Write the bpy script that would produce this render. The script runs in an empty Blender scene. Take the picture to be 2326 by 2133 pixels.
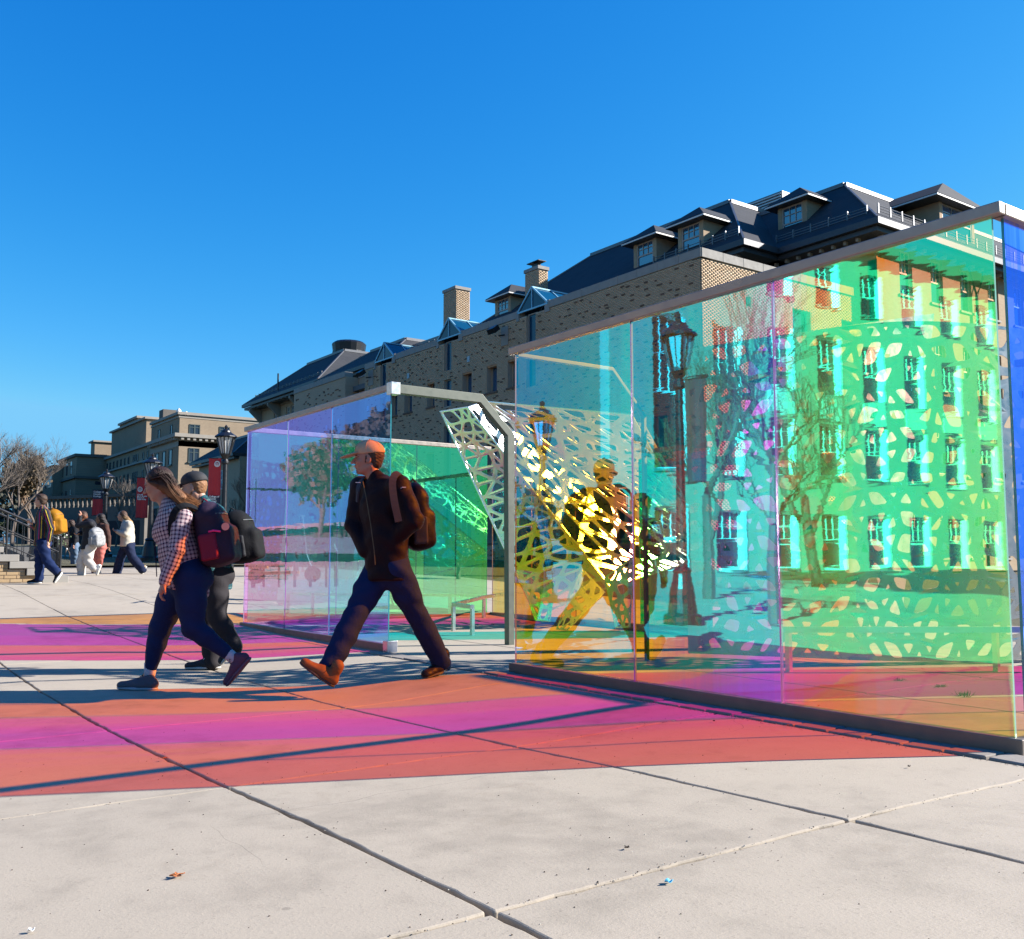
import bpy, math, random
import numpy as np
from mathutils import Vector, Matrix
R = math.radians
random.seed(7); rng = np.random.default_rng(7)
scene = bpy.context.scene
COL = scene.collection
# ---------------------------------------------------------------- camera, sky, sun, exposure
# World axes: X runs along the short side of the quad, Y along the long brick front, Z up.
AL = 0.624749; TILT = 0.090885; CH = 0.9
PW, PH, FPX = 2326., 2133., 2200.
cam_d = bpy.data.cameras.new('camera'); cam = bpy.data.objects.new('camera', cam_d); COL.objects.link(cam)
cam.location = (0, 0, CH); cam.rotation_euler = (math.pi/2 + TILT, 0, -AL)
cam_d.sensor_width = 36; cam_d.lens = FPX/PW*36; cam_d.clip_start = .05; cam_d.clip_end = 3000
scene.camera = cam
SUN = Vector((.8872, -.4622, math.tan(R(28.9)))).normalized()
world = bpy.data.worlds.new('World'); scene.world = world; world.use_nodes = True
wn = world.node_tree; wn.nodes.clear()
sky = wn.nodes.new('ShaderNodeTexSky'); sky.sky_type = 'NISHITA'; sky.sun_disc = False
sky.sun_elevation = R(28.9); sky.sun_rotation = math.atan2(SUN.x, SUN.y)
SKYG = [(.141, 2.6, 1.6), (1.07, 1.07, 4.6), (3.11, .55, 7.4)]
sky.air_density = 1.0; sky.dust_density = .2; sky.ozone_density = 3.0; sky.altitude = 300
sp = wn.nodes.new('ShaderNodeSeparateColor'); cb = wn.nodes.new('ShaderNodeCombineColor'); wn.links.new(sky.outputs[0], sp.inputs[0])
def wm(op, a, b):      # film-like grade of the whole sky, the same in every direction
    n = wn.nodes.new('ShaderNodeMath'); n.operation = op
    for k, v in enumerate((a, b)):
        if isinstance(v, float): n.inputs[k].default_value = v
        else: wn.links.new(v, n.inputs[k])
    return n.outputs[0]
for k, (gain, gam, top) in enumerate(SKYG): wn.links.new(wm('MINIMUM', wm('MULTIPLY', wm('POWER', sp.outputs[k], gam), gain), top), cb.inputs[k])
bg = wn.nodes.new('ShaderNodeBackground'); bg.inputs[1].default_value = .050
wo = wn.nodes.new('ShaderNodeOutputWorld'); wn.links.new(cb.outputs[0], bg.inputs[0]); wn.links.new(bg.outputs[0], wo.inputs[0])
sd = bpy.data.lights.new('sun', 'SUN'); sd.energy = 5.0; sd.angle = R(.5); sd.color = (1, .955, .91)
so = bpy.data.objects.new('sun', sd); COL.objects.link(so); so.rotation_euler = SUN.to_track_quat('Z', 'Y').to_euler(); so.location = (30, -20, 30)
vs = scene.view_settings; vs.view_transform = 'Standard'; vs.look = 'None'; vs.exposure = 1.4; vs.gamma = 1; vs.use_curve_mapping = False
scene.cycles.transparent_max_bounces = 24; scene.cycles.max_bounces = 8; scene.cycles.caustics_reflective = False; scene.cycles.caustics_refractive = False
scene.cycles.sample_clamp_indirect = 6
# ---------------------------------------------------------------- helpers
CR = Vector((math.cos(AL), -math.sin(AL), 0)); CF = Vector((math.sin(AL), math.cos(AL), 0)); UP = Vector((0, 0, 1))
def ray(px, py):
    x = (px - PW/2)/FPX; y = -(py - PH/2)/FPX
    return CR*x + CF*(math.cos(TILT) - y*math.sin(TILT)) + UP*(math.sin(TILT) + y*math.cos(TILT))
C0 = Vector((0, 0, CH))
def at(px, py, D): d = ray(px, py); return C0 + d*(D/d.dot(CF))      # the point seen there at depth D
def onx(px, py, x): d = ray(px, py); return C0 + d*(x/d.x)
def ony(px, py, y): d = ray(px, py); return C0 + d*(y/d.y)
def ramp1(x, pts):
    xs = [p[0] for p in pts]; ys = [p[1] for p in pts]; return float(np.interp(x, xs, ys))
GA = [(-6,.03),(1,.03),(2,.025),(3.2,0),(4,-.03),(5,-.055),(6.2,-.08),(8,-.075),(9.6,-.04),(11,0),(14.4,.11),(18,.33),(20,.42),(25,.5),(33,.75),(60,1.25),(165,3.3),(400,6)]
GG = [(-6,.0),(2,.0),(9,0),(11,.01),(14.4,.11),(18,.33),(20,.42),(25,.5),(33,.75),(60,1.25),(165,3.3),(400,6)]
def gz(x, y):
    t = min(1, max(0, (x - 2.9)/1.5)); t = t*t*(3-2*t)
    return ramp1(y, GA)*(1-t) + ramp1(y, GG)*t
ORG = {}
def mesh_obj(name, verts, faces, mats, parent=None, loc=None, idx=None, smooth=False):
    org = ORG[parent.name] if parent is not None else Vector(loc if loc is not None else (0, 0, 0))
    me = bpy.data.meshes.new(name)
    V = np.asarray(verts, dtype=np.float64).reshape(-1, 3) - np.array(org)
    if isinstance(faces, np.ndarray):
        n, k = faces.shape
        me.vertices.add(len(V)); me.vertices.foreach_set('co', V.ravel())
        me.loops.add(n*k); me.loops.foreach_set('vertex_index', faces.ravel().astype(np.int32))
        me.polygons.add(n); me.polygons.foreach_set('loop_start', np.arange(0, n*k, k, dtype=np.int32))
        me.update(calc_edges=True)
    else: me.from_pydata([tuple(v) for v in V], [], faces)
    if not isinstance(mats, (list, tuple)): mats = [mats]
    for m in mats: me.materials.append(m)
    if idx is not None: me.polygons.foreach_set('material_index', np.asarray(idx, dtype=np.int32))
    if smooth: me.polygons.foreach_set('use_smooth', np.ones(len(me.polygons), dtype=bool))
    me.update()
    o = bpy.data.objects.new(name, me); COL.objects.link(o); ORG[o.name] = org
    if parent is None: o.location = org
    else: o.parent = parent
    return o
def tag(o, label=None, cat=None, group=None, kind=None):
    for k, v in (('label', label), ('category', cat), ('group', group), ('kind', kind)):
        if v: o[k] = v
    return o
def thing(name, loc, label, cat, group=None):
    o = bpy.data.objects.new(name, None); COL.objects.link(o); o.location = loc; o.empty_display_size = .2
    ORG[o.name] = Vector(loc); return tag(o, label, cat, group)
def frame_of(d, up=UP):
    d = Vector(d).normalized(); a = d.cross(up)
    if a.length < 1e-4: a = d.cross(Vector((1, 0, 0)))
    a.normalize(); return d, a, a.cross(d).normalized()
class MB:
    def __init__(s): s.v = []; s.f = []; s.i = []
    def add(s, vs, fs, m=0):
        n = len(s.v); s.v += [tuple(v) for v in vs]; s.f += [tuple(n+k for k in f) for f in fs]; s.i += [m]*len(fs); return s
    def box(s, x0, x1, y0, y1, z0, z1, m=0):
        x0, x1 = sorted((x0, x1)); y0, y1 = sorted((y0, y1)); z0, z1 = sorted((z0, z1))
        return s.add([(x0,y0,z0),(x1,y0,z0),(x1,y1,z0),(x0,y1,z0),(x0,y0,z1),(x1,y0,z1),(x1,y1,z1),(x0,y1,z1)],
                     [(0,3,2,1),(4,5,6,7),(0,1,5,4),(1,2,6,5),(2,3,7,6),(3,0,4,7)], m)
    def obox(s, p, a, b, c, m=0):      # corner + three edge vectors
        p, a, b, c = map(Vector, (p, a, b, c))
        if a.cross(b).dot(c) < 0: p = p + a; a = -a
        return s.add([p, p+a, p+a+b, p+b, p+c, p+a+c, p+a+b+c, p+b+c], [(0,3,2,1),(4,5,6,7),(0,1,5,4),(1,2,6,5),(2,3,7,6),(3,0,4,7)], m)
    def bar(s, p, q, w, h, m=0):       # square bar from p to q
        p, q = Vector(p), Vector(q); d, a, b = frame_of(q-p)
        return s.obox(p - a*w/2 - b*h/2, a*w, b*h, q-p, m)
    def tube(s, pts, r, n=8, m=0, cap=True):
        pts = [Vector(p) for p in pts]; rs = r if isinstance(r, (list, tuple)) else [r]*len(pts)
        vs = []; fs = []
        for k, p in enumerate(pts):
            d = (pts[min(k+1, len(pts)-1)] - pts[max(k-1, 0)])
            if d.length < 1e-9: d = UP
            _, a, b = frame_of(d, UP if abs(d.normalized().z) < .95 else Vector((1, 0, 0)))
            for j in range(n):
                t = 2*math.pi*j/n; vs.append(p + (a*math.cos(t) + b*math.sin(t))*rs[k])
        for k in range(len(pts)-1):
            for j in range(n):
                j2 = (j+1) % n; fs.append((k*n+j, (k+1)*n+j, (k+1)*n+j2, k*n+j2))
        if cap: fs.append(tuple(range(n))); fs.append(tuple(range(len(vs)-1, len(vs)-n-1, -1)))
        return s.add(vs, fs, m)
    def lathe(s, base, prof, n=12, m=0):
        base = Vector(base)
        return s.tube([base + Vector((0, 0, z)) for r, z in prof], [r for r, z in prof], n, m)
    def prism(s, poly, ext, m=0):      # planar polygon of points + extrusion vector
        poly = [Vector(p) for p in poly]; ext = Vector(ext); n = len(poly)
        nrm = Vector((0, 0, 0))
        for k in range(n): nrm += (poly[k]-poly[0]).cross(poly[(k+1) % n]-poly[0])
        if nrm.dot(ext) > 0: poly = poly[::-1]
        vs = poly + [p+ext for p in poly]
        return s.add(vs, [tuple(range(n)), tuple(range(2*n-1, n-1, -1))] + [(k, n+k, n+(k+1) % n, (k+1) % n) for k in range(n)], m)
    def ell(s, c, r, n=10, k=7, m=0, rot=None):
        c = Vector(c); r = (r, r, r) if isinstance(r, (int, float)) else r; vs = []; fs = []
        for i in range(k+1):
            t = math.pi*i/k
            for j in range(n):
                p = Vector((r[0]*math.sin(t)*math.cos(2*math.pi*j/n), r[1]*math.sin(t)*math.sin(2*math.pi*j/n), r[2]*math.cos(t)))
                vs.append(c + (rot @ p if rot else p))
        for i in range(k):
            for j in range(n): fs.append((i*n+j, (i+1)*n+j, (i+1)*n+(j+1) % n, i*n+(j+1) % n))
        return s.add(vs, fs, m)
    def build(s, name, mats, parent=None, loc=None, smooth=False, bevel=0):
        o = mesh_obj(name, s.v, s.f, mats, parent, loc, s.i, smooth)
        if bevel:
            b = o.modifiers.new('bevel', 'BEVEL'); b.width = bevel; b.segments = 2; b.limit_method = 'ANGLE'
        return o
def copy_tree(o, delta=None, parent=None):
    c = o.copy(); COL.objects.link(c); ORG[c.name] = ORG[o.name]
    if parent is not None: c.parent = parent
    if delta is not None: c.location = o.location + Vector(delta)
    for ch in list(o.children): copy_tree(ch, None, c)
    return c
# ---------------------------------------------------------------- materials
class NT:
    def __init__(s, name):
        s.m = bpy.data.materials.new(name); s.m.use_nodes = True; s.n = s.m.node_tree; s.n.nodes.clear()
        s.out = s.node('ShaderNodeOutputMaterial')
    def node(s, t, **k):
        n = s.n.nodes.new(t)
        for a, b in k.items(): setattr(n, a, b)
        return n
    def put(s, sock, v):
        if v is None: return
        if hasattr(v, 'links') or isinstance(v, bpy.types.NodeSocket): s.n.links.new(v, sock)
        else:
            if isinstance(v, (tuple, list)) and len(v) == 3 and sock.type == 'RGBA': v = (*v, 1)
            sock.default_value = v
    def coord(s, kind='Object', scale=None):
        t = s.node('ShaderNodeTexCoord').outputs[kind]
        if scale is None: return t
        mp = s.node('ShaderNodeMapping'); s.put(mp.inputs[0], t); mp.inputs['Scale'].default_value = scale; return mp.outputs[0]
    def pos(s): return s.node('ShaderNodeNewGeometry').outputs['Position']
    def map(s, v, scale=(1,1,1), rot=(0,0,0), loc=(0,0,0)):
        mp = s.node('ShaderNodeMapping'); s.put(mp.inputs[0], v); mp.inputs['Scale'].default_value = scale; mp.inputs['Rotation'].default_value = rot; mp.inputs['Location'].default_value = loc; return mp.outputs[0]
    def noise(s, v, scale, detail=4, rough=.55, dist=0):
        n = s.node('ShaderNodeTexNoise'); s.put(n.inputs['Vector'], v); n.inputs['Scale'].default_value = scale; n.inputs['Detail'].default_value = detail; n.inputs['Roughness'].default_value = rough; n.inputs['Distortion'].default_value = dist; return n.outputs[0]
    def ramp(s, f, stops, interp='LINEAR'):
        r = s.node('ShaderNodeValToRGB'); e = r.color_ramp.elements; r.color_ramp.interpolation = interp
        while len(e) < len(stops): e.new(.5)
        for el, (p, c) in zip(e, stops):
            el.position = p; el.color = (*c, 1) if isinstance(c, (tuple, list)) else (c, c, c, 1)
        s.put(r.inputs[0], f); return r.outputs[0]
    def mix(s, f, a, b, mode='MIX'):
        n = s.node('ShaderNodeMix', data_type='RGBA', blend_type=mode); s.put(n.inputs[0], f); s.put(n.inputs[6], a); s.put(n.inputs[7], b); return n.outputs[2]
    def math(s, op, a, b=None, c=None):
        n = s.node('ShaderNodeMath', operation=op); s.put(n.inputs[0], a); s.put(n.inputs[1], b)
        if c is not None: s.put(n.inputs[2], c)
        return n.outputs[0]
    def sep(s, v): n = s.node('ShaderNodeSeparateXYZ'); s.put(n.inputs[0], v); return n.outputs
    def comb(s, x, y, z): n = s.node('ShaderNodeCombineXYZ'); s.put(n.inputs[0], x); s.put(n.inputs[1], y); s.put(n.inputs[2], z); return n.outputs[0]
    def bump(s, h, strength=.3, dist=.01, normal=None):
        b = s.node('ShaderNodeBump'); s.put(b.inputs['Height'], h); b.inputs['Strength'].default_value = strength; b.inputs['Distance'].default_value = dist
        if normal is not None: s.put(b.inputs['Normal'], normal)
        return b.outputs[0]
    def pbr(s, color, rough=.7, metal=0, bump=None, spec=.5, **k):
        p = s.node('ShaderNodeBsdfPrincipled'); s.put(p.inputs['Base Color'], color); s.put(p.inputs['Roughness'], rough); s.put(p.inputs['Metallic'], metal); s.put(p.inputs['Specular IOR Level'], spec)
        if bump is not None: s.put(p.inputs['Normal'], bump)
        for a, b in k.items(): s.put(p.inputs[a.replace('_', ' ')], b)
        s.n.links.new(p.outputs[0], s.out.inputs[0]); return s.m
MATS = {}
def simple(name, col, rough=.7, metal=0, var=.12, nscale=6, bump=.15, bscale=40, spec=.5, bd=.004):
    if name in MATS: return MATS[name]
    t = NT(name); v = t.coord()
    c = t.mix(t.noise(v, nscale, 5), tuple(x*(1-var) for x in col), tuple(min(1, x*(1+var)) for x in col))
    r = t.ramp(t.noise(v, nscale*2.3), [(.3, max(.02, rough-.08)), (.7, min(1, rough+.08))])
    MATS[name] = t.pbr(c, r, metal, t.bump(t.noise(v, bscale, 5), bump, bd), spec); return MATS[name]
def concrete_mat(name, col, stain=.25, wear=1):
    t = NT(name); p = t.pos()
    big = t.noise(p, .55, 6, .6, .4); mid = t.noise(p, 4.5, 6, .65); fine = t.noise(p, 220, 3, .7); spk = t.noise(p, 90, 2, .5)
    isl = t.node('ShaderNodeObjectInfo').outputs['Random']
    f = t.math('ADD', t.math('MULTIPLY', big, .6), t.math('MULTIPLY', mid, .4))
    c = t.ramp(f, [(.3, tuple(x*(1-stain) for x in col)), (.48, col), (.7, tuple(min(1, x*1.1) for x in col))])
    c = t.mix(t.ramp(spk, [(.62, 0.), (.72, .35)]), c, tuple(x*.45 for x in col))
    c = t.mix(t.ramp(t.noise(p, 1.7, 7, .7, 1.5), [(.58, 0.), (.68, .28)]), c, (col[0]*.62, col[1]*.58, col[2]*.52))
    c = t.mix(t.math('MULTIPLY', t.ramp(isl, [(0, 0.), (1, 1.)]), .12), c, tuple(x*.8 for x in col))
    gum = t.node('ShaderNodeTexVoronoi'); t.put(gum.inputs['Vector'], t.map(p, (1, 1, 0))); gum.inputs['Scale'].default_value = 2.6
    c = t.mix(t.math('MULTIPLY', t.math('LESS_THAN', gum.outputs['Distance'], .035), .45), c, tuple(x*.4 for x in col))
    crk = t.node('ShaderNodeTexVoronoi', feature='DISTANCE_TO_EDGE'); t.put(crk.inputs['Vector'], t.mix(.12, p, t.node('ShaderNodeTexNoise').outputs[1])); crk.inputs['Scale'].default_value = .23
    c = t.mix(t.math('MULTIPLY', t.math('MULTIPLY', t.math('LESS_THAN', crk.outputs[0], .0003), t.ramp(t.noise(p, .7, 2), [(.45, 0.), (.55, 1.)])), .6), c, tuple(x*.35 for x in col))
    c = t.mix(t.ramp(t.noise(t.map(p, (1, 1, 1)), 14, 8, .75), [(.55, 0.), (.75, .22)]), c, tuple(x*.6 for x in col))
    sw = t.noise(t.map(p, (3, 60, 3), (0, 0, .3)), 2, 4, .6)
    h = t.math('ADD', t.math('MULTIPLY', fine, .5), t.math('ADD', t.math('MULTIPLY', spk, .6), t.math('MULTIPLY', sw, .5)))
    return t.pbr(c, .82, 0, t.bump(h, .35*wear, .004), .3)
M_conc = concrete_mat('plaza_concrete', (.345, .292, .226), .36)
M_joint = simple('joint_dirt', (.03, .026, .022), .95, bscale=120, bump=.5)
M_stone = simple('cast_stone', (.27, .25, .22), .85, var=.18, nscale=3, bump=.25, bscale=60)
M_lime = simple('limestone_trim', (.27, .24, .20), .85, var=.15, nscale=1.5, bump=.2, bscale=30)
def brick_mat(name, cols, wscale=None):
    t = NT(name); g = t.node('ShaderNodeNewGeometry'); r = g.outputs['Random Per Island']; p = g.outputs['Position']
    oi = t.node('ShaderNodeObjectInfo').outputs['Random']
    rr = t.math('FRACT', t.math('ADD', r, oi))
    n = len(cols); c = t.ramp(rr, [(k/(n-1) if n > 1 else 0, cc) for k, cc in enumerate(cols)])
    c = t.mix(t.math('MULTIPLY', t.noise(p, 30, 4), .5), c, tuple(x*.6 for x in cols[0]))
    c = t.mix(t.ramp(t.noise(p, .35, 5, .6, 1), [(.5, 0.), (.75, .3)]), c, tuple(x*.5 for x in cols[0]))
    return t.pbr(c, .88, 0, t.bump(t.noise(p, 120, 4), .4, .004), .25)
M_brick_shaded = brick_mat('buff_brick_shaded', [(.52,.355,.22),(.59,.41,.26),(.55,.375,.24),(.61,.44,.28),(.50,.335,.21),(.57,.395,.25)])  # shaded-side copy of the brick, lightened to stand in for bounced light
M_brick_sunlit = brick_mat('buff_brick_sunlit', [(.42,.30,.185),(.48,.36,.23),(.39,.27,.165),(.50,.39,.27),(.44,.32,.21)])  # sun-side copy of the same brick
M_dark_brick = brick_mat('dark_header_brick', [(.15,.09,.06),(.19,.12,.08),(.13,.08,.055)])
M_mortar = simple('mortar', (.40, .31, .23), .95, bscale=80)
def brick_tex_mat(name, c1, c2, mortar, axis='Y', bw=.215, bh=.07):   # for walls too far for the joints to be told apart
    t = NT(name); p = t.sep(t.pos()); v = t.comb(p[0 if axis == 'X' else 1], p[2], 0)
    b = t.node('ShaderNodeTexBrick'); t.put(b.inputs['Vector'], v); t.put(b.inputs['Color1'], c1); t.put(b.inputs['Color2'], c2); t.put(b.inputs['Mortar'], mortar)
    b.inputs['Scale'].default_value = 1; b.inputs['Mortar Size'].default_value = .006; b.inputs['Brick Width'].default_value = bw; b.inputs['Row Height'].default_value = bh; b.inputs['Bias'].default_value = 0
    w = t.pos(); c = t.mix(t.ramp(t.noise(w, .25, 6, .6, .8), [(.4, 0.), (.75, .35)]), b.outputs[0], tuple(x*.55 for x in c1))
    c = t.mix(t.math('MULTIPLY', t.noise(w, 9, 3), .35), c, tuple(x*.7 for x in c2))
    return t.pbr(c, .9, 0, t.bump(b.outputs[1], -.3, .006), .2)
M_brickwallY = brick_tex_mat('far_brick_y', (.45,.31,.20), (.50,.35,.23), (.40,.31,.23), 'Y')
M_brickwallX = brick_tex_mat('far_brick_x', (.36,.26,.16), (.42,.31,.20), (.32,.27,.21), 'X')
M_hall2 = brick_tex_mat('beige_far_brick_y', (.28,.20,.135), (.31,.225,.15), (.24,.195,.145), 'Y', .4, .2)
M_hall2x = brick_tex_mat('beige_far_brick_x', (.27,.205,.14), (.31,.235,.16), (.24,.2,.15), 'X', .4, .2)
def slate_mat():
    t = NT('slate_roof'); p = t.pos(); s = t.sep(p)
    v = t.comb(t.math('ADD', s[1], s[0]), t.math('MULTIPLY', s[2], 1.6), 0)
    b = t.node('ShaderNodeTexBrick'); t.put(b.inputs['Vector'], v); t.put(b.inputs['Color1'], (.022,.025,.030)); t.put(b.inputs['Color2'], (.036,.038,.042)); t.put(b.inputs['Mortar'], (.01,.01,.012))
    b.inputs['Scale'].default_value = 1; b.inputs['Mortar Size'].default_value = .012; b.inputs['Brick Width'].default_value = .3; b.inputs['Row Height'].default_value = .28
    c = t.mix(t.noise(p, .8, 5), b.outputs[0], (.045, .046, .05))
    return t.pbr(c, .8, 0, t.bump(b.outputs[1], -.5, .015), .22)
M_slate = slate_mat()
M_flash = simple('weathered_metal_flashing', (.15, .15, .155), .45, .6)
M_darkmetal = simple('dark_gutter_metal', (.045, .048, .055), .45, .3)
M_black = simple('black_painted_iron', (.012, .012, .014), .38, .2, bump=.08)
M_white = simple('white_paint', (.62, .60, .56), .5)
M_frame = simple('tan_window_frame', (.42, .30, .20), .5)
M_lit_lintel = simple('orange_lit_lintel', (.42, .17, .05), .6)  # orange stands in for warm light on the lintel reveals
def glass_mat(name, tint, spec=.9, rg=.04, ior=2.1):
    t = NT(name); p = t.pos(); return t.pbr(t.mix(t.noise(p, .6, 3), tint, tuple(x*.5 for x in tint)), rg, 0, t.bump(t.noise(p, 1.3, 2), .04, .05), spec, IOR=ior)
M_glass = glass_mat('window_glass', (.012, .09, .20), .8)  # blue base colour stands in for mirrored sky
M_bglass = glass_mat('blue_tinted_glazing', (.005, .06, .12), .4, .12, 1.5)
M_steel = simple('brushed_stainless', (.62, .60, .57), .32, 1, var=.05, bump=.05)
M_railm = simple('bead_blasted_steel', (.30, .26, .22), .45, .7, var=.08, bump=.1)
M_base = simple('bronze_base_metal', (.17, .14, .115), .5, .4, var=.2, bump=.1)
M_polish = simple('polished_aluminium', (.88, .88, .88), .33, 1, var=.03, bump=.03, bscale=3, bd=.02)
M_grass = simple('winter_grass', (.08, .068, .03), .95, var=.4, nscale=3, bump=.8, bscale=60, bd=.03)
M_asphalt = simple('asphalt', (.05, .05, .052), .9, bscale=150)
# dichroic film: colour of the passing and of the mirrored light both turn with the angle to the pane
def film_mat(name, off=0., axis=1, c0=0., slope=0., strength=1., wob=.006, tst=None, rst=None):
    t = NT(name); g = t.node('ShaderNodeNewGeometry'); d = t.node('ShaderNodeVectorMath', operation='DOT_PRODUCT')
    t.put(d.inputs[0], g.outputs['Normal']); t.put(d.inputs[1], g.outputs['Incoming'])
    x = t.math('ABSOLUTE', d.outputs['Value']); P = t.sep(g.outputs['Position'])
    x = t.math('ADD', x, off)
    x = t.math('ADD', x, t.math('MULTIPLY', t.math('SUBTRACT', P[axis], c0), slope))
    x = t.math('ADD', x, t.math('MULTIPLY', t.math('SUBTRACT', t.noise(t.map(g.outputs['Position'], (1, 1, .25)), 1.3, 2), .5), wob*4))
    x = t.math('ADD', x, t.math('MULTIPLY', t.math('SUBTRACT', t.noise(t.map(g.outputs['Position'], (22, 22, .6)), 1., 3, .6), .5), .035))
    T = t.ramp(x, tst or [(.0, (.7,.6,.9)), (.22, (.62,.46,.92)), (.34, (.46,.46,.92)), (.44, (.25,.52,.92)), (.50, (.15,.62,.80)), (.56, (.70,.72,.30)), (.60, (1.,.56,.03)), (.66, (1.,.48,.01)), (.695, (.60,.10,.14)), (.725, (.62,.05,.70)), (.748, (.95,.05,.46)), (.770, (1.,.22,.02)), (.80, (1.,.28,.0)), (.825, (.90,.38,.30)), (.90, (.72,.48,.32)), (1., (.35,.62,.38))])
    Rr = t.ramp(x, rst or [(.0, (.95,.9,.8)), (.22, (.60,.20,.42)), (.34, (.48,.18,.40)), (.44, (.22,.25,.46)), (.50, (.05,.42,.62)), (.56, (.02,.24,.50)), (.60, (.0,.24,.72)), (.66, (.0,.38,.66)), (.70, (.02,.72,.72)), (.74, (.03,.85,.66)), (.79, (.02,.85,.46)), (.84, (.03,.85,.38)), (.90, (.10,.85,.26)), (1., (.10,.60,.22))])
    sc = t.math('MULTIPLY', 1, strength)
    tr = t.node('ShaderNodeBsdfTransparent'); t.put(tr.inputs[0], T)
    gl = t.node('ShaderNodeBsdfGlossy'); t.put(gl.inputs[0], t.mix(sc, (0, 0, 0), Rr)); gl.inputs['Roughness'].default_value = .015
    t.put(gl.inputs['Normal'], t.bump(t.noise(t.map(g.outputs['Position'], (.6, .6, 5)), 3.0, 2), .012, .02))
    a = t.node('ShaderNodeAddShader'); t.n.links.new(tr.outputs[0], a.inputs[0]); t.n.links.new(gl.outputs[0], a.inputs[1]); t.n.links.new(a.outputs[0], t.out.inputs[0])
    return t.m
def clear_mat(name, tint):
    t = NT(name); tr = t.node('ShaderNodeBsdfTransparent'); t.put(tr.inputs[0], tint); t.n.links.new(tr.outputs[0], t.out.inputs[0]); return t.m
M_clear = clear_mat('clear_glass_body', (.98, .99, .985))
def edge_mat(name, col):
    t = NT(name); return t.pbr(col, .15, 0, None, .8, Transmission_Weight=.25)
M_edge_teal = edge_mat('teal_glass_edge', (.03, .22, .26)); M_edge_violet = edge_mat('violet_glass_edge', (.20, .10, .24)); M_edge_green = edge_mat('pale_green_glass_edge', (.20, .42, .32))
# ---------------------------------------------------------------- ground
def patch(name, x0, x1, y0, y1, nx, ny, dz, mat, kind='structure', fn=gz, parent=None):
    xs = np.linspace(x0, x1, nx+1); ys = np.linspace(y0, y1, ny+1)
    vs = [(x, y, fn(x, y)+dz) for y in ys for x in xs]
    fs = [(j*(nx+1)+i, j*(nx+1)+i+1, (j+1)*(nx+1)+i+1, (j+1)*(nx+1)+i) for j in range(ny) for i in range(nx)]
    o = mesh_obj(name, vs, fs, mat, parent); 
    if kind: o['kind'] = kind
    return o
def gfar(x, y): return gz(x, y) - .25
xs = [-900,-400,-150,-60,-30,-15,-8,-4,0,2,3,4,5,8,12,20,30,60,120,300,900]; ys = [-900,-300,-80,-20,-6,1,2,3,4,5,6,8,10,12,14.4,16,18,20,25,33,45,60,100,165,400,1500]
mesh_obj('ground', [(x, y, gfar(x, y)) for y in ys for x in xs], [(j*len(xs)+i, j*len(xs)+i+1, (j+1)*len(xs)+i+1, (j+1)*len(xs)+i) for j in range(len(ys)-1) for i in range(len(xs)-1)], M_grass)['kind'] = 'structure'
plaza = patch('plaza', -14, 13, -8, 30, 36, 60, -.035, M_joint)
SX, SY, X0, Y0 = 1.45, 1.9, -.03, .15
def slab(ix, iy, parent, name='slab', as_mb=None):
    x0 = X0 + SX*ix; y0 = Y0 + SY*iy; g = .007 if (ix*7+iy*3) % 5 else .009
    near = as_mb is None and x0 > -2.6 and x0 < 4 and y0 < 9; nx, ny = (22, 28) if near else (5, 6); xs = np.linspace(x0+g, x0+SX-g, nx+1); ys = np.linspace(y0+.006, y0+SY-.006, ny+1)
    dz = (math.sin(ix*12.9+iy*78.2)*.0015)
    vs = []; fs = []
    for y in ys:
        for x in xs: vs.append((x, y, gz(x, y)+dz))
    fs = [(j*(nx+1)+i, j*(nx+1)+i+1, (j+1)*(nx+1)+i+1, (j+1)*(nx+1)+i) for j in range(ny) for i in range(nx)]
    per = [i for i in range(nx+1)] + [(j+1)*(nx+1)-1 for j in range(1, ny+1)] + [ny*(nx+1)+i for i in range(nx-1, -1, -1)] + [j*(nx+1) for j in range(ny-1, 0, -1)]
    n0 = len(vs)
    if near:
        q = random.Random(ix*31+iy)
        for k in per:
            v = vs[k]; ch = q.random()**4*.009; cx_, cy_ = x0+SX/2, y0+SY/2; sx_ = -1 if v[0] > cx_ else 1; sy_ = -1 if v[1] > cy_ else 1
            ex = abs(abs(v[0]-cx_)-(SX/2-g)) < 1e-6; ey = abs(abs(v[1]-cy_)-(SY/2-.006)) < 1e-6; vs[k] = (v[0]+(sx_*ch if ex else 0), v[1]+(sy_*ch if ey else 0), v[2])
    for k in per: v = vs[k]; vs.append((v[0], v[1], v[2]-.06))
    L = len(per)
    fs += [(per[(k+1) % L], per[k], n0+k, n0+(k+1) % L) for k in range(L)]
    if as_mb is not None: as_mb.add(vs, fs); return
    o = mesh_obj(name, vs, fs, M_conc, parent)
    b = o.modifiers.new('bevel', 'BEVEL'); b.width = .006; b.segments = 2; b.limit_method = 'ANGLE'; b.angle_limit = R(50)
def slab_near(ix, iy):
    x, y = X0+SX*(ix+.5), Y0+SY*(iy+.5)
    return -5.5 < x < 12 and -.5 < y < 16
rest = MB()
PAVX = 4.30
for ix in range(-9, 9):
    for iy in range(-4, 15):
        if slab_near(ix, iy): slab(ix, iy, plaza)
        else: slab(ix, iy, None, as_mb=rest)
rest.build('slab', M_conc, plaza)['kind'] = 'stuff'
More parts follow.
